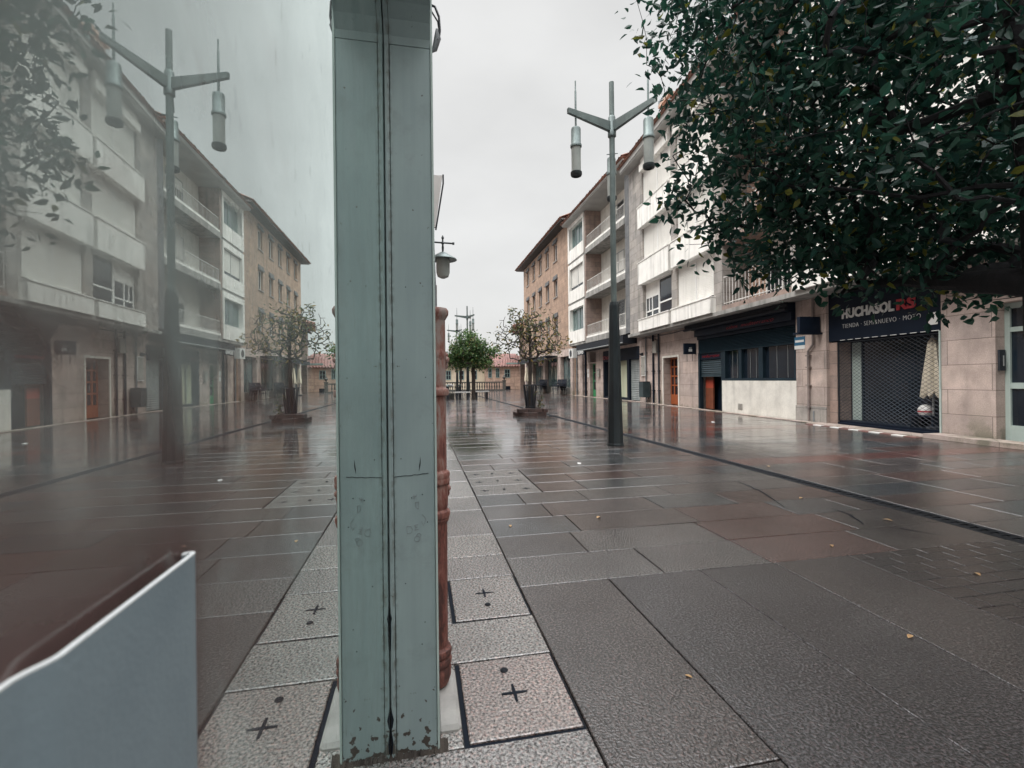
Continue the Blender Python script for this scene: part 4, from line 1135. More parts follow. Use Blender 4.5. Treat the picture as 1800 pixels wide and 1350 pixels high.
for a, b_ in ((34.5, 37.0), (37.9, 41.6), (42.3, 46.2), (47.2, 49.2)):
    q = MB(K2); q.box(a, b_, -.06, -.03, .55, 2.9); po = q.obj("shop_window", "glass_teal", B3)
    q = MB(K2); q.box(a, b_, -.08, .15, 0, .549); q.obj("stall_riser", "box_grey", po)
    q = MB(K2)
    for t in (.02, .5, .96): q.box(a + (b_ - a) * t, a + (b_ - a) * t + .05, -.03, .0, .55, 2.9)
    q.obj("mullion", "iron", po)
q = MB(K2); q.box(37.6, 48.5, .30, 1.3, 2.95, 3.06); q.box(37.6, 48.5, 1.22, 1.3, 2.75, 2.949)
aw = tag(q.obj("cafe_awning", "awning"), "dark flat awning over the cafe windows of the orange stone block", "awning"); aw.location = (11.08, 0, 0); aw.rotation_euler = (0, 0, RB2)

# wing with dark eaves beyond it
W3 = empty("corner_wing", (0, 0, 0), 0, "narrow brown house end with dark overhanging eaves beyond the orange block", "building")
q = MB(); q.box(.95, 6.5, 53.5, 60, 0, 7.1); q.obj("wall", "granite_brown", W3)
q = MB(); q.box(.1, 6.8, 52.6, 60.5, 7.1, 7.3); q.add([(.1, 52.6, 7.3), (6.8, 52.6, 7.3), (6.8, 60.5, 7.3), (.1, 60.5, 7.3), (3.4, 56, 8.6)], [(0, 1, 4), (1, 2, 4), (2, 3, 4), (3, 0, 4)]); q.obj("roof", "tile", W3)
q = MB(); q.box(1.7, 2.5, 53.47, 53.52, 4.4, 5.9); q.obj("window", "glass_dark", W3)
q = MB(); q.box(-.6, 2.5, 51.9, 53.49, 2.9, 3.05); q.obj("canopy", "alu_green", W3)

# low stone house closing the square
def house(name, label, x0, x1, y0, y1, ze, zr, wm, rm, wins, slits=(), door=None, hip=2.0):
    r = empty(name, ((x0 + x1) / 2, y0, 0), 0, label, "house")
    cx = (x0 + x1) / 2
    a, b_ = x0 - cx, x1 - cx; dy = y1 - y0
    q = MB(); q.box(a, b_, 0, dy, 0, ze); q.obj("wall", wm, r)
    q = MB()
    q.add([(a - .3, -.3, ze), (b_ + .3, -.3, ze), (b_ + .3, dy + .3, ze), (a - .3, dy + .3, ze), (a + hip, dy / 2, zr), (b_ - hip, dy / 2, zr)],
          [(0, 1, 5, 4), (1, 2, 5), (2, 3, 4, 5), (3, 0, 4), (0, 3, 2, 1)])
    ro = q.obj("roof", rm, r)
    n = int((b_ - a + .6) / .3)
    q = MB()
    for i in range(n):
        c = a - .3 + (i + .5) * (b_ - a + .6) / n
        xt = min(max(c, a + hip * 1.0), b_ - hip * 1.0)
        f_ = 1.0
        if c < a + hip: f_ = (c - (a - .3)) / (hip + .3)
        if c > b_ - hip: f_ = ((b_ + .3) - c) / (hip + .3)
        q.tube([(c, -.34, ze + .03), (c, -.3 + (dy / 2 + .3) * f_, ze + .03 + (zr - ze) * f_)], .075, 6)
    q.obj("tile_rib", rm, ro)
    for (wx, z0, z1, ww) in wins:
        f = MB(); c = wx - cx
        f.box(c - ww / 2 - .07, c + ww / 2 + .07, -.05, -.001, z0 - .07, z0); f.box(c - ww / 2 - .07, c + ww / 2 + .07, -.05, -.001, z1, z1 + .07)
        f.box(c - ww / 2 - .07, c - ww / 2, -.05, -.001, z0, z1); f.box(c + ww / 2, c + ww / 2 + .07, -.05, -.001, z0, z1); f.box(c - .025, c + .025, -.04, -.001, z0, z1); f.box(c - ww / 2, c - .026, -.035, -.001, (z0 + z1) / 2 - .02, (z0 + z1) / 2 + .02); f.box(c + .026, c + ww / 2, -.035, -.001, (z0 + z1) / 2 - .02, (z0 + z1) / 2 + .02)
        fo = f.obj("window", "alu_green", r)
        f = MB(); f.box(c - ww / 2, c + ww / 2, -.02, -.002, z0, z1); f.obj("pane", "glass_dark", fo)
    if door:
        q = MB(); q.box(door[0] - cx, door[1] - cx, -.02, -.001, 0, door[2]); q.obj("cellar_opening", "slot_dark", r)
    return r
house("stone_house", "low pink stone house with red tiled roof closing the square", -3.2, 5.5, 56, 63, 2.75, 4.15, "pink_stone", "tile_red", [(-.55, 1.5, 2.35, .52), (2.25, 1.4, 2.4, .62), (-2.6, 1.5, 2.5, .3), (-3.0 + 1.3, 1.5, 2.5, .3)], door=(-.85, -.2, .42), hip=3.2)
house("cream_house", "cream rendered house with red roof behind the balustrade", -15, -3.35, 58, 66, 2.8, 4.2, "cream_wall", "tile_red", [(-6.2, 1.3, 2.3, .5), (-4.6, 1.3, 2.3, .5), (-7.8, 1.3, 2.3, .5)], hip=2.5)
house("red_roof_house", "farther house whose red roof slope rises over the stone house", -5.5, 2.5, 68, 76, 3.6, 5.1, "cream_wall", "tile_red", [], hip=2.0)

# stone balustrade with end urn
BY = 51.0
bal = empty("balustrade", (-4, BY, 0), 0, "dark weathered stone balustrade with an urn on its end post", "balustrade")
q = MB(); q.box(-5.8, 3.0, -.14, .14, 0, .16); q.obj("base_rail", "balustrade", bal)
q = MB(); q.box(-5.8, 3.0, -.16, .16, .86, 1.0); q.obj("top_rail", "balustrade", bal)
for i in range(32):
    x = -5.6 + i * .265
    q = MB(); q.lathe([(.06, .16), (.06, .22), (.035, .26), (.085, .42), (.075, .52), (.035, .68), (.06, .76), (.06, .86)], x, 0, 8); q.obj("baluster", "balustrade", bal)
for x in (3.15,):
    q = MB(); q.box(x - .18, x + .18, -.2, .2, 0, 1.06); q.box(x - .22, x + .22, -.24, .24, 1.06, 1.14); po = q.obj("post", "balustrade", bal)
    q = MB(); q.lathe([(.09, 1.14), (.05, 1.2), (.16, 1.36), (.19, 1.46), (.10, 1.56), (.10, 1.6), (.04, 1.72)], x, 0, 12); q.obj("urn", "balustrade", po)

# ------------------------------------------------------------------ the shop wall on the left
SB = empty("corner_shop", (0, 0, 0), WROT, "old painted timber and stone shop building along the left edge", "building")
q = MB()
q.box(1.72, 48, .02, 7, 0, 9.5); q.box(-7, 1.60, .9, 7, 0, 9.5)
q.box(-7, 1.60, .04, .899, 3.1, 9.5)
q.obj("wall", "granite", SB)
q = MB(); q.box(-7, 48, .0, .019, 3.4, 3.6); q.box(1.8, 48, -.06, .019, 9.3, 9.5); q.obj("cornice", "granite_grey", SB)
for x in (4.0, 8.5, 13, 18):
    window_unit(SB, x, x + 1.2, 4.6, 6.2, -.01, 1, "casement", div=2) if False else None
def rev(mb): return mb
# windows on the upper wall (face looks to -y here)
for x in (4.0, 8.5, 13.0, 18.0, 23.0, 28.0, 33.0):
    q = MB(); q.box(x, x + 1.2, -.015, .018, 5.0, 6.8); wo2 = q.obj("window", "alu_green", SB)
    q = MB(); q.box(x + .08, x + .56, -.02, -.0151, 5.08, 6.72); q.box(x + .64, x + 1.12, -.02, -.0151, 5.08, 6.72); q.obj("pane", "glass_dark", wo2)
# the shop pane, running beside the camera to the corner post
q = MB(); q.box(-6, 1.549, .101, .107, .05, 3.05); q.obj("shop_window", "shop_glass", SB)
q = MB(); q.box(-6, 1.6, .04, .13, 3.051, 3.10); q.box(-6, 1.549, .1075, .13, -.01, .049); q.obj("window_frame", "old_paint", SB)
q = MB(); q.box(-6, 1.6, .60, .62, 0, 3.05); q.obj("inner_partition", "wood_brown", SB)
q = MB(); q.box(-6, 1.6, .13, .60, .0, .05); q.obj("window_ledge", "wood_brown", SB)

# corner post of layered boards: front faces the camera (towards -s)
post = MB()
S0 = 1.552
def sbox(mb, n0, n1, s0, s1, z0, z1, b=.002): mb.bevbox(s0, s1, -n1, -n0, z0, z1, b)
sbox(post, -.083, .046, S0, S0 + .10, .0, 2.275)            # main board
sbox(post, -.099, -.0845, S0 - .006, S0 + .10, 0, 2.275)     # narrow bead next to the glass
post.box(S0 + .101, S0 + .17, -.045, .30, 0, 3.05)
po = post.obj("corner_post", "old_paint", SB)
q = MB(); q.box(S0 + .01, S0 + .1005, .0829, .0846, 0, 2.2); q.obj("joint", "slot_dark", po)
q = MB(); q.box(S0 - .004, S0 + .099, -.053, -.0465, 0, 3.05); q.obj("edge_strip", "pvc_green", po)
# coved head of the post, swelling towards the street
prof = [(S0, 2.276), (S0 - .004, 2.30), (S0 - .03, 2.335), (S0 - .07, 2.36), (S0 - .11, 2.372), (S0 - .12, 2.42), (S0 - .12, 3.04), (S0 + .10, 3.04), (S0 + .10, 2.276)]
for (n0, n1) in ((-.099, -.0845), (-.083, .046)):
    q = MB()
    vs = [(s, -n0, z) for s, z in prof] + [(s, -n1, z) for s, z in prof]; k = len(prof)
    fs = [tuple(range(k)), tuple(range(2 * k - 1, k - 1, -1))] + [((i + 1) % k, i, k + i, k + (i + 1) % k) for i in range(k)]
    q.add(vs, fs); q.obj("post_head", "old_paint", po)
# cracks and scratched doodles on the front board, cut as thin dark slivers
fy = S0 - .0012
def zpx(y, s=1.56): return 1.2 - (y - 667) / 830 * s * .985
def sliver(pts, w, m="slot_dark", name="crack", dep=.0012):
    """pts in (n, z) on the post front"""
    q = MB()
    for (a, b_) in zip(pts, pts[1:]):
        d = Vector((b_[0] - a[0], b_[1] - a[1])); L = d.length
        if L < 1e-6: continue
        nx, nz_ = -d[1] / L * w / 2, d[0] / L * w / 2
        P = [(a[0] + nx, a[1] + nz_), (b_[0] + nx, b_[1] + nz_), (b_[0] - nx, b_[1] - nz_), (a[0] - nx, a[1] - nz_)]
        q.add([(fy, -p[0], p[1]) for p in P] + [(S0 + .003, -p[0], p[1]) for p in P], [(0, 1, 2, 3), (0, 4, 5, 1), (1, 5, 6, 2), (2, 6, 7, 3), (3, 7, 4, 0)])
    return q.obj(name, m, po)
rnd = random.Random(3)
pts = [(-.082 + .108 * i / 12, .893 + .006 * i / 12 + rnd.uniform(-.0012, .0012)) for i in range(13)]
sliver(pts, .0016)
# split in the board: lens shaped
q = MB(); q.add([(fy, .0 - (-.004), .906), (fy, -.0005, .925), (fy, -.0015, .935), (fy, -.001, .955), (fy, .001, .94), (fy, .0032, .925)], [(0, 1, 2, 3, 4, 5)]); q.obj("split", "slot_dark", po)
def doodle(cx, cz, pts, s=1.0): sliver([(cx + a * s, cz + b_ * s) for a, b_ in pts], .0011, "pipe_grey", "scratched_mark")
circ = lambda r, a0=0, a1=360, n=14: [(r * math.cos(R(a0 + (a1 - a0) * i / n)), r * math.sin(R(a0 + (a1 - a0) * i / n))) for i in range(n + 1)]
doodle(-.012, .797, [(-.004, .011), (.006, .011), (.005, -.011), (-.003, -.006), (-.004, .011)])
doodle(-.036, .722, [(-.007, -.013), (-.008, .011), (.004, .009), (.010, .0), (.006, -.011), (-.007, -.013)])
doodle(-.015, .727, [(.006, .008), (-.006, .008), (-.001, .0), (.005, .001), (-.001, .0), (-.004, -.009), (.008, -.006)])
doodle(.004, .742, [(-.002, .004), (.004, -.011), (.010, .002), (.012, .012), (.004, .022), (.001, .026)])
doodle(-.012, .69, circ(.009, 20, 380)); doodle(-.007, .70, circ(.007, -60, 200))
doodle(-.018, .826, [(-.007, .002), (.006, .0)]); doodle(-.018, .826, [(-.003, .008), (.0, -.009)]); doodle(-.0175, .826, [(-.006, -.007), (.006, .007)])
for (a, b_) in ((-.028, .823), (.006, .832), (.021, .742), (-.05, .55), (.01, .42), (-.06, .95), (.02, 1.21), (-.04, 1.5), (.0, .35)):
    q = MB(); q.tube([(fy, -a, b_), (S0 + .003, -a, b_)], .0018, 7); q.obj("nail_hole", "slot_dark", po)
# rotten gaps along the glass joint
for z, w, h in ((.10, .008, .045), (.02, .006, .06), (.43, .005, .03), (.35, .003, .12)):
    q = MB(); q.add([(S0 - .0065, .0985 - w, z + h / 2), (S0 - .0065, .0985 - w * .5, z), (S0 - .0065, .099, z - .01), (S0 - .0065, .099, z + h + .02), (S0 - .0065, .0985 - w * .4, z + h)], [(0, 1, 2, 3, 4)]); q.obj("rot_gap", "slot_dark", po)

# mortar toe under the post
q = MB()
n_ = 26
for i in range(n_):
    a = -.11 + .19 * i / n_
    q.add([(S0 - .025 - rnd.uniform(0, .02), -a, -.012), (S0 - .02 - rnd.uniform(0, .02), -a - .19 / n_, -.012), (S0 + .02, -a - .19 / n_, .018 + rnd.uniform(0, .01)), (S0 + .02, -a, .018 + rnd.uniform(0, .01))], [(0, 1, 2, 3)], True)
q.obj("mortar_toe", "soil", SB)
q = MB(); q.bevbox(1.62, 1.95, -.13, -.05, -.012, .02, .012); q.obj("plinth", "concrete", SB)

# rusty cast iron shoe of the rainwater pipe
rp = empty("rusty_downpipe", wall_pt(1.86, .052, 0), WROT, "rusty red cast iron downpipe with ornate collars behind the painted post", "downpipe")
r0 = .048
fl = MB()
prof = [(r0 * .96, .03), (r0 * .98, .14), (r0, .70), (r0, .84), (r0, 1.40), (r0 * 1.02, 1.46)]
n_ = 40
vs = []; fs = []
for r_, z_ in prof:
    for k in range(n_):
        t = 2 * math.pi * k / n_
        rr = r_ * (1 + (.035 if (k // 2) % 2 else -.02) * (1 if .15 < z_ < 1.42 else 0))
        vs.append((rr * math.cos(t), rr * math.sin(t), z_))
for i in range(len(prof) - 1):
    for k in range(n_):
        k2 = (k + 1) % n_; fs.append((i * n_ + k, i * n_ + k2, (i + 1) * n_ + k2, (i + 1) * n_ + k))
fl.add(vs, fs, True); fl.obj("pipe", "rust_pipe", rp)
def collar(z, prof_):
    c = MB(); c.lathe([(r_, z + dz) for r_, dz in prof_], 0, 0, 28); return c.obj("collar", "rust_pipe", rp)
ring = [(r0, -.02), (r0 + .012, -.012), (r0 + .014, 0), (r0 + .011, .010), (r0 + .004, .014), (r0, .02)]
collar(1.155, ring); collar(1.30, [(r0, -.02), (r0 + .006, 0), (r0, .02)])
collar(1.46, [(r0, -.03), (r0 + .006, -.02), (r0 + .014, -.006), (r0 + .015, .008), (r0 + .009, .018), (r0 - .006, .020)])
collar(.835, ring); collar(.815, ring)
collar(.75, [(r0, -.05), (r0 + .004, -.04), (r0 + .006, 0), (r0 + .004, .04), (r0, .05)])
collar(.685, ring); collar(.665, [(r0, -.02), (r0 + .006, -.01), (r0 + .010, 0), (r0 + .004, .012), (r0, .02)])
collar(.155, ring); collar(.12, ring); collar(.09, [(r0, -.06), (r0 + .010, -.03), (r0 + .011, 0), (r0, .02)])
for z in (.775, 1.28):        # cast rosettes on the street side
    c = MB()
    for (dz, a0, rr) in ((0, -50, .020), (-.022, -60, .016), (.018, -65, .013), (0, -75, .014)):
        x, y = (r0 + .006) * math.cos(R(a0)), (r0 + .006) * math.sin(R(a0))
        s_, q_ = 8, 5
        vs = []; fs = []
        for i in range(q_ + 1):
            ph_ = math.pi * i / q_
            for k in range(s_):
                t = 2 * math.pi * k / s_
                vs.append((x + rr * math.sin(ph_) * math.cos(t), y + rr * math.sin(ph_) * math.sin(t), z + dz + rr * math.cos(ph_)))
        for i in range(q_):
            for k in range(s_):
                k2 = (k + 1) % s_; fs.append((i * s_ + k, (i + 1) * s_ + k, (i + 1) * s_ + k2, i * s_ + k2))
        c.add(vs, fs, True)
    c.obj("rosette", "rust_pipe", rp)
c = MB(); c.tube([(0, .01, 1.47), (0, .03, 2.2), (0, .03, 9.2)], .03, 10); c.obj("upper_pipe", "pipe_grey", rp)

# tangled cable loop hanging off the post head
cl = empty("cable_hook", wall_pt(1.725, .050, 2.385), WROT, "dark tangled cable loop hanging at the top of the post's right edge", "cable")
q = MB(); q.tube([(0, 0, .17), (.0, -.02, .165), (0, -.034, .13), (0, -.037, .08), (.0, -.030, .03), (0, -.012, .005), (0, .0, -.005)], .0045, 6)
q.tube([(0, -.005, .15), (.01, -.03, .12), (0, -.036, .07), (-.01, -.028, .04)], .003, 5); q.obj("cable", "iron", cl)
q = MB(); q.tube([(0, -.026, .085), (0, -.028, .05), (.002, -.018, .012), (0, -.008, -.002)], [.004, .013, .010, .002], 7); q.obj("tape_wrap", "pipe_grey", cl)

# bracket lantern on the wall
ln = empty("wall_lantern", wall_pt(7.0, .0, 3.05), WROT, "blue green bracket lantern on the left wall with wide conical shade", "lantern")
Ln = .36
q = MB(); q.tube([(0, 0, .18), (0, -Ln - .14, .165)], .013, 8); q.tube([(0, -Ln - .14, .165), (0, -Ln - .17, .165)], .02, 8); q.tube([(0, -.02, .05), (0, -.10, .02), (0, -.14, .08), (0, -.10, .12), (0, -.06, .08)], .006, 6); q.obj("bracket", "lamp_base", ln)
q = MB(); q.lathe([(.012, .03), (.018, .1), (.012, .14), (.028, .165), (.012, .19), (.012, .22), (.022, .24), (.004, .28)], 0, -Ln, 10); q.obj("finial", "lamp_base", ln)
q = MB(); q.lathe([(.02, .035), (.05, .02), (.20, -.070), (.205, -.082), (.06, -.075), (.02, -.07)], 0, -Ln, 22); q.obj("lamp_shade", "lamp_metal", ln)
q = MB(); q.lathe([(.095, -.078), (.10, -.16), (.098, -.27), (.08, -.33), (.03, -.355)], 0, -Ln, 18); q.obj("glass_globe", "lamp_lens", ln)
sp_ = empty("projecting_board", wall_pt(6.4, .0, 3.0), WROT, "pale tapering board projecting from the left wall above the lantern", "sign")
q = MB(); q.add([(0, .02, .95), (0, -.335, .95), (0, -.235, .25), (0, .02, .25), (.04, .02, .95), (.04, -.335, .95), (.04, -.235, .25), (.04, .02, .25)], [(3, 2, 1, 0), (4, 5, 6, 7), (0, 1, 5, 4), (1, 2, 6, 5), (2, 3, 7, 6), (3, 0, 4, 7)]); q.obj("board", "pvc_white", sp_)
q = MB(); q.tube([(.02, -.345, .97), (.02, -.345, .85), (.02, -.24, .22)], .012, 6); q.obj("edge_frame", "iron", sp_)
ju = on_wall("alarm_box", "small grey box on the left wall just below the lantern", "box", 0, 0, 0, .2, .10, .32, "box_grey", pt=lambda x, y, z: wall_pt(7.4, .18, 2.34), rz=WROT + math.pi)
q = MB(); q.box(-.03, .03, -.30, .0, .1, .14); q.obj("arm", "iron", ju)

# ------------------------------------------------------------------ metal pull plate in front of the glass, beside the camera
pp = empty("door_pull", wall_pt(.17, -.0955, 0), WROT, "bent grey metal pull plate with rounded lip close to the lens, lower left", "door handle")
# outline in (s, n) seen from above: from the left bend, along the face, to the hooked lip
TH = .0015
line = []
line += [(-.050, -.0040), (-.036, -.0040), (-.031, -.0038)]
line += [(-.0280, -.0028), (-.0250, -.0013), (-.0225, -.0003), (-.020, .0)]
for i in range(1, 9): line.append((-.020 + (.0755) * i / 8, -.0))
cs_, cn_, rr = .0555, -.0024, .0024
for i in range(1, 12):
    t = R(90 - 200 * i / 11); line.append((cs_ + rr * math.cos(t), cn_ + rr * math.sin(t)))
ztop, zbot = 1.127, .90
out = []; inn = []
for i, p in enumerate(line):
    a = Vector(line[max(i - 1, 0)]); b_ = Vector(line[min(i + 1, len(line) - 1)]); d_ = (b_ - a).normalized(); nn_ = Vector((-d_.y, d_.x))
    out.append(Vector(p)); inn.append(Vector(p) - nn_ * TH)
q = MB(); k = len(line)
vs = [(p.x, -p.y, zbot) for p in out] + [(p.x, -p.y, ztop - .0006) for p in out] + [(p.x, -p.y, zbot) for p in inn] + [(p.x, -p.y, ztop - .0006) for p in inn]
fs = []
for i in range(k - 1):
    fs.append((i, i + 1, k + i + 1, k + i)); fs.append((2 * k + i + 1, 2 * k + i, 3 * k + i, 3 * k + i + 1))
fs += [(0, k, 3 * k, 2 * k), (k - 1, 3 * k - 1, 4 * k - 1, 2 * k - 1)]
q.add(vs, fs, True); q.obj("plate", "steel_satin", pp)
q = MB(); q.box(-.019, .050, .0016, .0051, zbot, ztop - .003); q.obj("reflection_block", "murk_brown", pp)  # added block hiding the plate's reflection, coloured like the murky pane
q = MB()
vs = [(p.x, -p.y, ztop - .0006) for p in out] + [(p.x, -p.y, ztop) for p in out] + [(p.x, -p.y, ztop - .0006) for p in inn] + [(p.x, -p.y, ztop) for p in inn]
fs2 = fs + [(k + i, k + i + 1, 3 * k + i + 1, 3 * k + i) for i in range(k - 1)]
q.add(vs, fs2); q.obj("bright_edge", "steel_edge", pp)
# ------------------------------------------------------------------ street lamps
def make_lamp(loc, label):
    r = empty("street_lamp", loc, 0, label, "street lamp", "three armed street lamps")
    q = MB()
    prof = [(.150, 0), (.150, .03), (.140, .05), (.086, 2.50), (.075, 2.56)]
    n = 8; vs = []; fs = []
    for r_, z in prof:
        for k in range(n):
            t = math.pi / 8 + 2 * math.pi * k / n
            vs.append((r_ * math.cos(t), r_ * math.sin(t), z))
    for i in range(len(prof) - 1):
        for k in range(n):
            k2 = (k + 1) % n; fs.append((i * n + k, i * n + k2, (i + 1) * n + k2, (i + 1) * n + k))
    fs.append(tuple(4 * n + k for k in range(n))); q.add(vs, fs); q.obj("base", "lamp_base", r)
    q = MB(); q.tube([(0, 0, 2.5), (0, 0, 5.5), (0, 0, 5.9), (0, 0, 6.49)], [.052, .05, .046, .044], 14); q.obj("pole", "lamp_metal", r)
    q = MB(); q.lathe([(.055, 5.50), (.075, 5.52), (.075, 5.60), (.065, 5.62), (.065, 5.85), (.055, 5.88)], 0, 0, 14); q.tube([(-.1, 0, 5.2), (.1, 0, 5.22)], .008, 5); q.obj("hub", "lamp_metal", r)
    for a in (207, 307, 79):
        ca, sa = math.cos(R(a)), math.sin(R(a))
        def P(d, w, z): return (ca * d - sa * w, sa * d + ca * w, z)
        q = MB()
        h0, h1, L = .17, .085, .94
        vs = [P(.05, -.032, 5.60), P(.05, .032, 5.60), P(L, .026, 5.71), P(L, -.026, 5.71), P(.05, -.032, 5.60 + h0), P(.05, .032, 5.60 + h0), P(L, .026, 5.71 + h1), P(L, -.026, 5.71 + h1)]
        q.add(vs, [(0, 3, 2, 1), (4, 5, 6, 7), (0, 1, 5, 4), (1, 2, 6, 5), (2, 3, 7, 6), (3, 0, 4, 7)])
        ar = q.obj("arm", "lamp_metal", r)
        x, y = ca * .78, sa * .78
        q = MB(); q.tube([(x, y, 5.45), (x, y, 6.12), (x, y, 6.14), (x, y, 6.30)], [.017, .017, .011, .011], 8); q.obj("rod", "lamp_metal", ar)
        q = MB(); q.lathe([(.03, 5.50), (.075, 5.49), (.083, 5.465), (.083, 5.22), (.098, 5.20), (.098, 5.165), (.084, 5.155)], x, y, 18); ln_ = q.obj("lantern", "lamp_metal", ar)
        q = MB(); q.lathe([(.082, 5.16), (.080, 4.74)], x, y, 18); q.obj("diffuser", "lamp_lens", ar)
        q = MB(); q.lathe([(.084, 4.745), (.098, 4.735), (.099, 4.695), (.088, 4.67), (.05, 4.655), (.045, 4.675)], x, y, 18); q.obj("bottom_cap", "lamp_base", ar)
    return r
L0 = make_lamp((1.835, 8.44, 0), "nearest tall three armed street lamp on a dark tapered base, in front of the balconies")
for loc, lb in (((-3.16, 33.8, 0), "three armed street lamp rising out of the green tree in the distance"), ((-5.05, 43.5, 0), "farthest three armed street lamp, left of the green tree")):
    c = copy_tree(L0); c.location = loc; c["label"] = lb

# ------------------------------------------------------------------ trees
def grow(name, base, lean_top, lobes, ncl, trunk_r, label, bark, leaves, leaf_len, cols, seed, group, trunk_h, exp=.42, leaf_skip=0.0, cl_r=.16, min_r=.003, blobs=None, zmin=None, droop=.25, limb_pts=(), avoid=None):
    rr = random.Random(seed); nr = np.random.RandomState(seed)
    root_ = empty(name, base, 0, label, "tree", group)
    B = Vector(base)
    nodes = []; parent = []
    def addn(p, pa): nodes.append(Vector(p)); parent.append(pa); return len(nodes) - 1
    top = Vector(lean_top)
    k = 8; last = addn((0, 0, 0), -1)
    for i in range(1, k + 1):
        t = i / k
        p = Vector((top.x * t ** 1.3, top.y * t ** 1.3, top.z * t)) + Vector((rr.uniform(-.012, .012), rr.uniform(-.012, .012), 0))
        last = addn(p, last)
    start = max(2, int(k * trunk_h / top.z))
    usable = list(range(start, len(nodes)))
    for pts in limb_pts:       # main limbs given as point runs from the trunk
        pa = min(usable[:k - start + 1], key=lambda i: (nodes[i] - Vector(pts[0])).length)
        for p in pts:
            for j in (.5, 1.0):
                q0 = nodes[pa]; v_ = q0.lerp(Vector(p), j) if j < 1 else Vector(p)
                v_ = v_ + Vector([rr.uniform(-.02, .02) for _ in range(3)])
                pb = addn(v_, pa); usable.append(pb)
                if j < 1: pa = pb
            pa = len(nodes) - 1
    pts = []
    vol = [l[1][0] * l[1][1] * l[1][2] for l in lobes]
    while len(pts) < ncl:
        i = rr.choices(range(len(lobes)), vol)[0]; c, r_ = lobes[i]
        v_ = Vector([rr.gauss(0, 1) for _ in range(3)]).normalized() * (rr.random() ** .42)
        p = Vector((c[0] + v_.x * r_[0], c[1] + v_.y * r_[1], c[2] + v_.z * r_[2])) - B
        if zmin and p.z < zmin: continue
        if avoid and avoid(p + B): continue
        pts.append(p)
    org = nodes[start]
    pts.sort(key=lambda p: (p - org).length)
    arr = np.zeros((len(nodes) + 3 * ncl, 3)); 
    for i, p in enumerate(nodes): arr[i] = p
    ends = []
    mask = np.zeros(len(arr), bool); mask[usable] = True
    for p in pts:
        idx = np.nonzero(mask[:len(nodes)])[0]
        d = np.linalg.norm(arr[idx] - np.array(p), axis=1)
        dc = d + .35 * np.maximum(0, np.linalg.norm(arr[idx] - np.array(org), axis=1) - (p - org).length)
        j = int(idx[int(np.argmin(dc))])
        a = nodes[j]; L = (p - a).length
        if L > .22:
            m_ = a.lerp(p, .5) + Vector([rr.uniform(-.10, .10) * L for _ in range(3)]) + Vector((0, 0, .06 * L))
            j = addn(m_, j); arr[j] = m_; mask[j] = True
        e_ = addn(p, j); arr[e_] = p; mask[e_] = True; ends.append(e_)
    cnt = [0] * len(nodes)
    for e_ in ends: cnt[e_] += 1
    for i in range(len(nodes) - 1, 0, -1): cnt[parent[i]] += cnt[i]
    tot = max(cnt[0], 1)
    rad = [max(min_r, trunk_r * (c / tot) ** exp) for c in cnt]
    for i in range(k + 1): rad[i] = max(rad[i], trunk_r * (1.0 - .30 * i / k)) if i else trunk_r * 1.25
    tb = MB()
    for i in range(1, len(nodes)):
        pa = parent[i]
        ra, rb = rad[pa], rad[i]
        if i > k: ra = min(ra, rb * 1.6)
        n = 12 if rb > .05 else (7 if rb > .015 else (5 if rb > .006 else 3))
        a, b_ = nodes[pa], nodes[i]
        if rb > .012:
            m_ = a.lerp(b_, .5) + Vector([rr.uniform(-1, 1) * .03 * (b_ - a).length for _ in range(3)])
            tb.tube([a, m_, b_], [ra, (ra + rb) / 2, rb], n, True, False)
        else: tb.tube([a, b_], [ra, rb], n, True, False)
    tb.obj("trunk", bark, root_)
    cb_ = MB()
    for e_ in ends:
        if rr.random() < leaf_skip: continue
        c = nodes[e_]; d0 = (c - nodes[parent[e_]]).normalized()
        nl = int(leaves * rr.uniform(.6, 1.4))
        tint = rr.random()
        for i in range(nl):
            dirv = (d0 * .5 + Vector([rr.gauss(0, 1) for _ in range(3)]).normalized() + Vector((0, 0, -droop))).normalized()
            p = c + Vector([rr.gauss(0, 1) for _ in range(3)]) * cl_r * .55 - Vector((0, 0, .02))
            L = leaf_len * rr.uniform(.7, 1.25); Wd = L * rr.uniform(.21, .29)
            side = dirv.cross(Vector([rr.gauss(0, 1) for _ in range(3)])).normalized(); nrm = side.cross(dirv)
            cup = nrm * (Wd * rr.uniform(.15, .6)); bend = -nrm * L * rr.uniform(-.05, .22)
            base_c = cols[0] if rr.random() < .55 + .3 * (tint - .5) else cols[1]
            if rr.random() < cols[3]: base_c = cols[2]
            kk_ = rr.uniform(.7, 1.35)
            cb_.col = tuple(x * kk_ for x in base_c)
            m1 = p + dirv * L * .30 + bend * .2; m2 = p + dirv * L * .66 + bend * .55; tip = p + dirv * L + bend
            cb_.add([p, m1 + side * Wd + cup, m1, m1 - side * Wd + cup, m2 + side * Wd * .72 + cup * .8, m2, m2 - side * Wd * .72 + cup * .8, tip],
                    [(0, 2, 1), (0, 3, 2), (1, 2, 5, 4), (2, 3, 6, 5), (4, 5, 7), (5, 6, 7)], False)
    if cb_.v: cb_.obj("crown", "leaf", root_)
    return root_

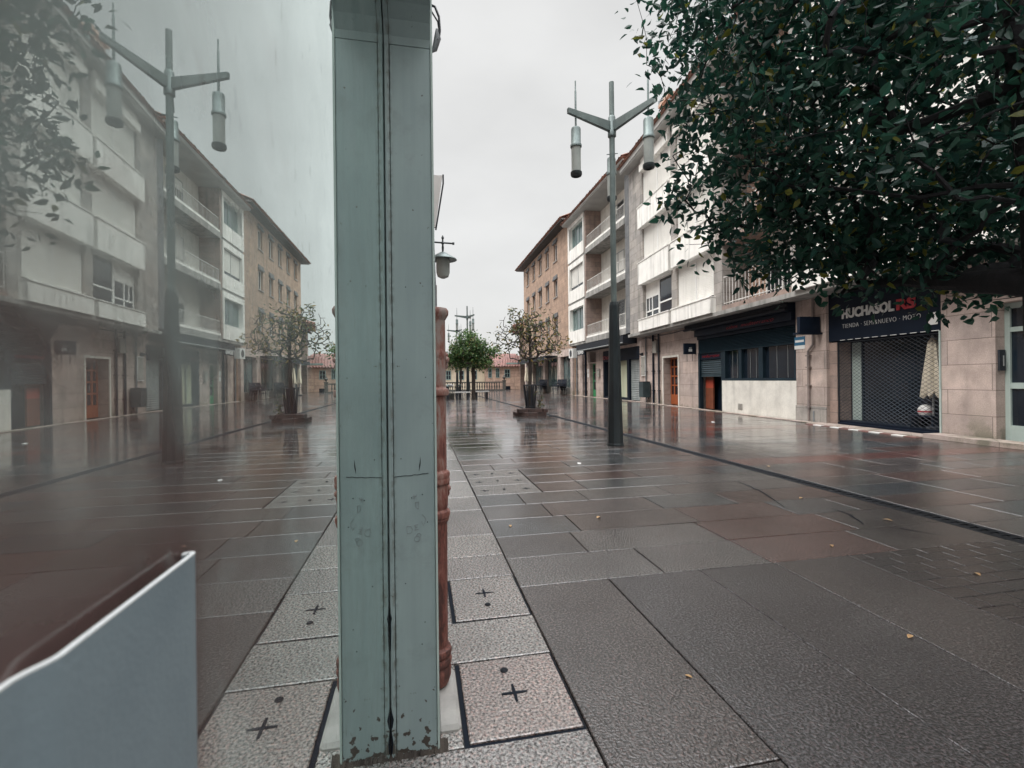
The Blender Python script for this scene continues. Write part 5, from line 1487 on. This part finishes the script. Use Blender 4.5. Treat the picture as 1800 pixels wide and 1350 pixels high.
DG = ((.020, .070, .046), (.010, .040, .031), (.12, .13, .025), .05)
def keep_clear(p):                        # no twigs hanging into the lens side of the street
    return p.y < 1.9
big = grow("street_tree", (3.25, 2.76, 0), (-.48, -.05, 4.6),
     [((3.0, 3.55, 3.35), (1.75, 1.45, 1.55)), ((2.15, 3.9, 4.35), (1.1, 1.0, 1.15)), ((2.05, 4.05, 2.95), (.75, .8, .75)), ((3.45, 3.6, 2.45), (1.15, .9, .8)), ((2.5, 3.9, 2.5), (.8, .8, .6)), ((2.95, 3.85, 2.22), (.95, .6, .26)), ((3.6, 3.2, 4.9), (1.6, 1.4, 1.0))],
     2200, .090, "large dark leafy tree reaching over the street from the right edge", "bark_dark", 13, .082, DG, 21, None, 1.5, limb_pts=(
       [(-.6, .3, 2.35), (-1.1, .7, 2.6), (-1.6, 1.0, 2.95)], [(-.55, .5, 2.9), (-1.0, .9, 3.5), (-1.4, 1.1, 4.1)], [(.2, .5, 2.2), (.4, 1.0, 2.4)], [(-.3, .8, 1.9), (-.6, 1.2, 1.95)], [(-.6, .2, 3.6), (-.9, .4, 4.6)]),
     exp=.52, cl_r=.16, min_r=.0026, avoid=keep_clear, zmin=1.55)
GG = ((.10, .17, .06), (.055, .11, .045), (.18, .17, .06), .10)
grow("street_tree", (-2.45, 30.0, 0), (.0, .0, 3.6), [((-2.75, 30, 2.9), (1.15, 1.1, .8)), ((-2.75, 30, 3.75), (.75, .8, .6)), ((-1.25, 30, 3.05), (.55, .5, .38)), ((-3.55, 30, 2.55), (.75, .8, .5)), ((-1.9, 30, 2.3), (.8, .8, .45)), ((-2.0, 30, 3.4), (.6, .6, .4)), ((-3.5, 30, 3.3), (.5, .5, .35))],
     540, .12, "dense round green tree in the distance beyond the bare one", "bark", 12, .16, GG, 5, "small street trees", 1.3, cl_r=.24, min_r=.006)
BG = ((.09, .10, .045), (.06, .08, .04), (.20, .15, .055), .28)
grow("street_tree", (.60, 15.7, 0), (.02, .0, 2.9), [((.62, 15.7, 2.65), (1.25, 1.1, .95)), ((.35, 15.7, 3.1), (.8, .8, .55)), ((1.2, 15.7, 2.3), (.7, .6, .4))],
     430, .058, "half bare young tree with sparse yellowing leaves inside a slatted guard", "bark", 3.4, .12, BG, 8, "small street trees", 1.55, exp=.36, leaf_skip=.42, cl_r=.14, min_r=.0055)

# slatted guard and loose brick edging of the young tree
tg = empty("tree_guard", (.60, 15.7, 0), 0, "dark slatted metal guard around the half bare tree", "tree guard")
for i in range(8):
    a = 2 * math.pi * i / 8 + .2
    ca, sa = math.cos(a), math.sin(a)
    q = MB(); q.tube([(ca * .15, sa * .15, .05), (ca * .15, sa * .15, .35), (ca * .215, sa * .215, 1.02)], .030, 5, False); q.obj("slat", "iron", tg)
for z, r_ in ((1.0, .215), (.3, .155)):
    q = MB(); q.tube([(r_ * math.cos(t * math.pi / 10), r_ * math.sin(t * math.pi / 10), z) for t in range(21)], .014, 5); q.obj("hoop", "iron", tg)
rnd = random.Random(4)
q = MB(); q.lathe([(.40, 0), (.36, .10), (.1, .15)], 0, 0, 14); so = tag(q.obj("planting_soil", "soil"), "dark soil heap inside the loose brick ring", "soil"); so.location = (.60, 15.7, 0)
def brick_mesh(name):
    q = MB(); q.bevbox(-.23, .23, -.085, .085, 0, .12, .014); return q.obj(name, "brick_loose")
bp = None; kinds = [("front", "red granite block lying flat at the very front of the tree's edging"), ("right", "")]
places = []
for i in range(9):
    a = -math.pi / 2 + 2 * math.pi * i / 9
    places.append((.42 * math.cos(a), .36 * math.sin(a), 0.0, a + math.pi / 2 + rnd.uniform(-.4, .4), 0))
places += [(-.22, -.28, .122, .45, 0), (.14, -.27, .122, -.15, 0), (.36, -.1, .122, -.9, 0), (-.02, .3, .122, .3, 0)]
names_ = ["front centre, bottom course", "front right, bottom course", "right side, bottom course", "rear right, bottom course", "rear, bottom course", "rear left, bottom course", "left rear, bottom course", "left side, bottom course", "front left, bottom course", "front left, laid on top", "front centre, laid on top", "right side, laid on top", "rear, laid on top"]
for (x, y, z, a, t), nm in zip(places, names_):
    if bp is None: bp = o = brick_mesh("edging_block")
    else: o = bp.copy(); sc.collection.objects.link(o)
    o.location = (.60 + x, 15.7 + y, z); o.rotation_euler = (rnd.uniform(-.07, .07), rnd.uniform(-.07, .07), a)
    tag(o, "loose reddish edging block round the half bare tree, " + nm, "edging block", "loose blocks round the half bare tree")

grow("climbing_shoot", (.86, 15.45, 0), (.02, 0, .72), [((.9, 15.45, .55), (.12, .12, .35))], 20, .01, "small leafy shoot beside the tree guard", "bark", 3, .09, BG, 3, None, .2, cl_r=.05, min_r=.004)

# ------------------------------------------------------------------ benches and bollards under the green tree
def bench(x, y, rz, label):
    r = empty("bench", (x, y, 0), rz, label, "bench", "stone benches under the distant tree")
    q = MB(); q.bevbox(-.5, .5, -.2, .2, .40, .47, .02); q.obj("seat", "bench_stone", r)
    for sx in (-.35, .35):
        q = MB(); q.box(sx - .06, sx + .06, -.16, .16, 0, .40); q.obj("leg", "iron", r)
bench(-3.1, 29.4, .1, "pale slab bench just left of the green tree's trunk"); bench(-2.0, 30.6, .25, "pale slab bench behind the green tree's trunk")
for x, y, lb in ((-3.9, 28.6, "leftmost dark bollard near the benches"), (-3.35, 30.4, "dark bollard between bench and lamp in the distance")):
    r = empty("bollard", (x, y, 0), 0, lb, "bollard", "dark bollards")
    q = MB(); q.lathe([(.09, 0), (.09, .75), (.07, .80)], 0, 0, 12); q.obj("post", "iron", r)
    q = MB(); q.lathe([(.11, .80), (.11, .86), (.06, .92), (.02, .94)], 0, 0, 12); q.obj("cap", "lamp_metal", r)
r = empty("drinking_fountain", (-4.35, 31.0, 0), 0, "pale curved stone fountain at the far left beneath the green tree", "fountain")
q = MB(); q.tube([(-.1, 0, 0), (-.1, 0, .55), (.05, 0, .80), (.30, 0, .86), (.5, 0, .78)], [.16, .14, .12, .10, .08], 10); q.obj("body", "bench_stone", r)
q = MB(); q.lathe([(.2, 0), (.22, .3), (.2, .34)], .35, 0, 12); q.obj("basin", "balustrade", r)
# trunks and shrubs far left behind the tree
grow("street_tree", (-4.0, 36.5, 0), (.1, 0, 2.8), [((-3.9, 36.5, 2.7), (1.0, 1.0, .7))], 120, .07, "small thin tree standing behind the green tree, far left", "bark", 10, .18, GG, 15, "small street trees", 1.4, cl_r=.24, min_r=.007)

# ------------------------------------------------------------------ cafe furniture
def make_chair(label, loc, rz):
    r = empty("cafe_chair", loc, rz, label, "chair", "dark cafe chairs stacked along the facade")
    q = MB(); q.bevbox(-.22, .22, -.21, .21, .42, .46, .015); q.obj("seat", "furniture", r)
    q = MB(); q.add([(-.21, -.21, .50), (.21, -.21, .50), (.21, -.30, .86), (-.21, -.30, .86), (-.21, -.18, .50), (.21, -.18, .50), (.21, -.27, .86), (-.21, -.27, .86)], [(0, 1, 2, 3), (7, 6, 5, 4), (0, 4, 5, 1), (1, 5, 6, 2), (2, 6, 7, 3), (3, 7, 4, 0)]); q.obj("backrest", "furniture", r)
    for sx in (-1, 1):
        q = MB(); q.tube([(sx * .22, .20, 0), (sx * .21, .18, .64), (sx * .21, -.20, .66)], .016, 6); q.obj("leg", "iron", r)
        q = MB(); q.tube([(sx * .22, -.24, 0), (sx * .21, -.20, .45), (sx * .20, -.29, .88)], .016, 6); q.obj("leg", "iron", r)
    return r
rnd = random.Random(9)
c0 = None
spots = []
for k in range(5): spots.append((35.0 + k * .46, .72, 0.0, "lower row by the nearer cafe window, number %s from the near end"))
for k in range(5): spots.append((35.05 + k * .46, .70, .30, "nested on top in the nearer cluster, number %s from the near end"))
for k in range(6): spots.append((40.2 + k * .46, .75, 0.0, "lower row by the farther cafe window, number %s from the near end"))
for k in range(6): spots.append((40.25 + k * .46, .73, .30, "nested on top in the farther cluster, number %s from the near end"))
words = ["one", "two", "three", "four", "five", "six"]
def chair_label(tpl, n): return "dark cafe chair " + (tpl % words[n])
idx = 0; last_t = None
for (x, y, z, tpl) in spots:
    if tpl != last_t: idx = 0; last_t = tpl
    if c0 is None: c0 = c = make_chair("", b2pt(x, y, z), RB2)
    else: c = copy_tree(c0)
    c.location = b2pt(x, y, z); c.rotation_euler = (0, 0, RB2 + math.pi * 0 + rnd.uniform(-.15, .15)); c["label"] = chair_label(tpl, idx); idx += 1
def table(x, y, label, flip=False):
    r = empty("cafe_table", b2pt(x, y, 0), RB2 + .2, label, "table", "dark cafe tables")
    q = MB(); q.bevbox(-.34, .34, -.34, .34, .70, .73, .01); q.obj("tabletop", "furniture", r)
    q = MB(); q.tube([(0, 0, .04), (0, 0, .70)], .03, 8); q.obj("pole", "alu", r)
    q = MB(); q.box(-.24, .24, -.03, .03, 0, .03); q.box(-.03, .03, -.24, .24, .03, .055); q.obj("foot", "alu", r)
table(34.55, 1.1, "square dark cafe table at the near end of the nearer chairs"); table(39.8, 1.25, "square dark cafe table at the near end of the farther chairs"); table(43.4, 1.2, "square dark cafe table under the folded white parasols")
for x, y, lb in ((43.6, 1.05, "folded cream parasol beside the cafe terrace, nearer one"), (45.3, 1.1, "folded cream parasol beside the cafe terrace, farther one")):
    r = empty("folded_parasol", b2pt(x, y, .25), RB2, lb, "parasol", "folded cream parasols")
    me = bpy.data.meshes["canopy"]
    o = bpy.data.objects.new("canopy", me); sc.collection.objects.link(o); o.parent = r; o.scale = (1.35, 1.35, 1.15)
    q = MB(); q.tube([(0, 0, -.22), (0, 0, 2.25)], .025, 8); q.obj("pole", "alu", r)
    q = MB(); q.lathe([(.25, -.25), (.25, -.18), (.05, -.15)], 0, 0, 16); q.obj("base", "iron", r)

# ------------------------------------------------------------------ litter
def curl_leaf(name, loc, s, rz, label, m="dead_leaf", grp="fallen leaves on the paving"):
    q = MB()
    vs = []; n = 6
    for i in range(n + 1):
        t = i / n; w = math.sin(math.pi * t) ** .8 * .28 * (1 - .3 * t)
        z = .10 * math.sin(math.pi * t)
        vs += [(t - .5, -w, z + .12 * w), (t - .5, 0, z - .02 + .02), (t - .5, w, z + .15 * w)]
    vs = [(a * s, b_ * s, c * s + .002) for a, b_, c in vs]
    fs = []
    for i in range(n): fs += [(3 * i, 3 * i + 3, 3 * i + 4, 3 * i + 1), (3 * i + 1, 3 * i + 4, 3 * i + 5, 3 * i + 2)]
    q.add(vs, fs); o = q.obj(name, m); o.location = loc; o.rotation_euler = (0, 0, rz)
    return tag(o, label, "leaf", grp)
def gpt(px, py):
    dx, dy = px - 900, py - 675; x_, y_ = dx - .011 * dy, dy + .011 * dx
    Y = H * 830 / (y_ + 8); return (x_ / 830 * Y, Y, .001)
for (px, py, s, lb) in ((1560, 915, .07, "small tan leaf near the drain, on the right"), (1718, 1010, .05, "pale leaf on the dark setts at the right edge"), (1408, 876, .06, "light leaf halfway along the street drain's near side"),
                        (1350, 820, .06, "yellow leaf on the far side of the drain"), (1052, 910, .06, "brown leaf on the grey slabs in the centre"), (1462, 960, .05, "small dark leaf beside a reddish slab"),
                        (1210, 1190, .03, "tiny brown leaf on the long slabs"), (1600, 1120, .045, "brown leaf on the dark long slabs near the setts"), (897, 925, .05, "dark crumpled leaf by the straight groove")):
    curl_leaf("fallen_leaf", gpt(px, py), s, rnd.uniform(0, 6), lb)
def scrap(px, py, s, lb):
    q = MB(); q.add([(-s, -s * .6, .002), (s, -s * .5, .004), (s * .8, s * .6, .012), (-s * .7, s * .5, .003), (0, 0, .015)], [(0, 1, 4), (1, 2, 4), (2, 3, 4), (3, 0, 4)])
    o = q.obj("paper_scrap", "paper"); o.location = gpt(px, py); o.rotation_euler = (0, 0, rnd.uniform(0, 6)); tag(o, lb, "litter", "white paper scraps")
scrap(1018, 815, .045, "white paper scrap on the wet paving left of the lamp base"); scrap(1253, 742, .06, "white scrap on the paving in front of the bar's open door")
# irregular cracks in the slabs
def crack(pts, w, lb):
    q = MB()
    P = [Vector(gpt(*p)) for p in pts]
    R2 = random.Random(len(pts) + int(w * 1e4)); fine = []
    for a, b_ in zip(P, P[1:]):
        for i in range(4):
            fine.append(a.lerp(b_, i / 4) + Vector((R2.uniform(-.008, .008), R2.uniform(-.008, .008), 0)))
    fine.append(P[-1]); vs = []; fs = []
    for i, p in enumerate(fine):
        t = i / (len(fine) - 1); ww = w * (math.sin(math.pi * min(max(t, .06), .94)) ** .6) * R2.uniform(.6, 1.3)
        d_ = (fine[min(i + 1, len(fine) - 1)] - fine[max(i - 1, 0)]).normalized(); s_ = Vector((-d_.y, d_.x, 0))
        vs += [tuple(p + s_ * ww / 2 + Vector((0, 0, .0006))), tuple(p - s_ * ww / 2 + Vector((0, 0, .0006)))]
    for i in range(len(fine) - 1): fs.append((2 * i, 2 * i + 1, 2 * i + 3, 2 * i + 2))
    q.add(vs, fs); o = q.obj("paving_crack", "slot_dark"); tag(o, kind="structure")
crack([(1297, 846), (1320, 856), (1345, 868), (1380, 892)], .02, ""); crack([(1462, 893), (1495, 905), (1518, 922)], .018, ""); crack([(1550, 923), (1600, 932), (1655, 940)], .012, "")
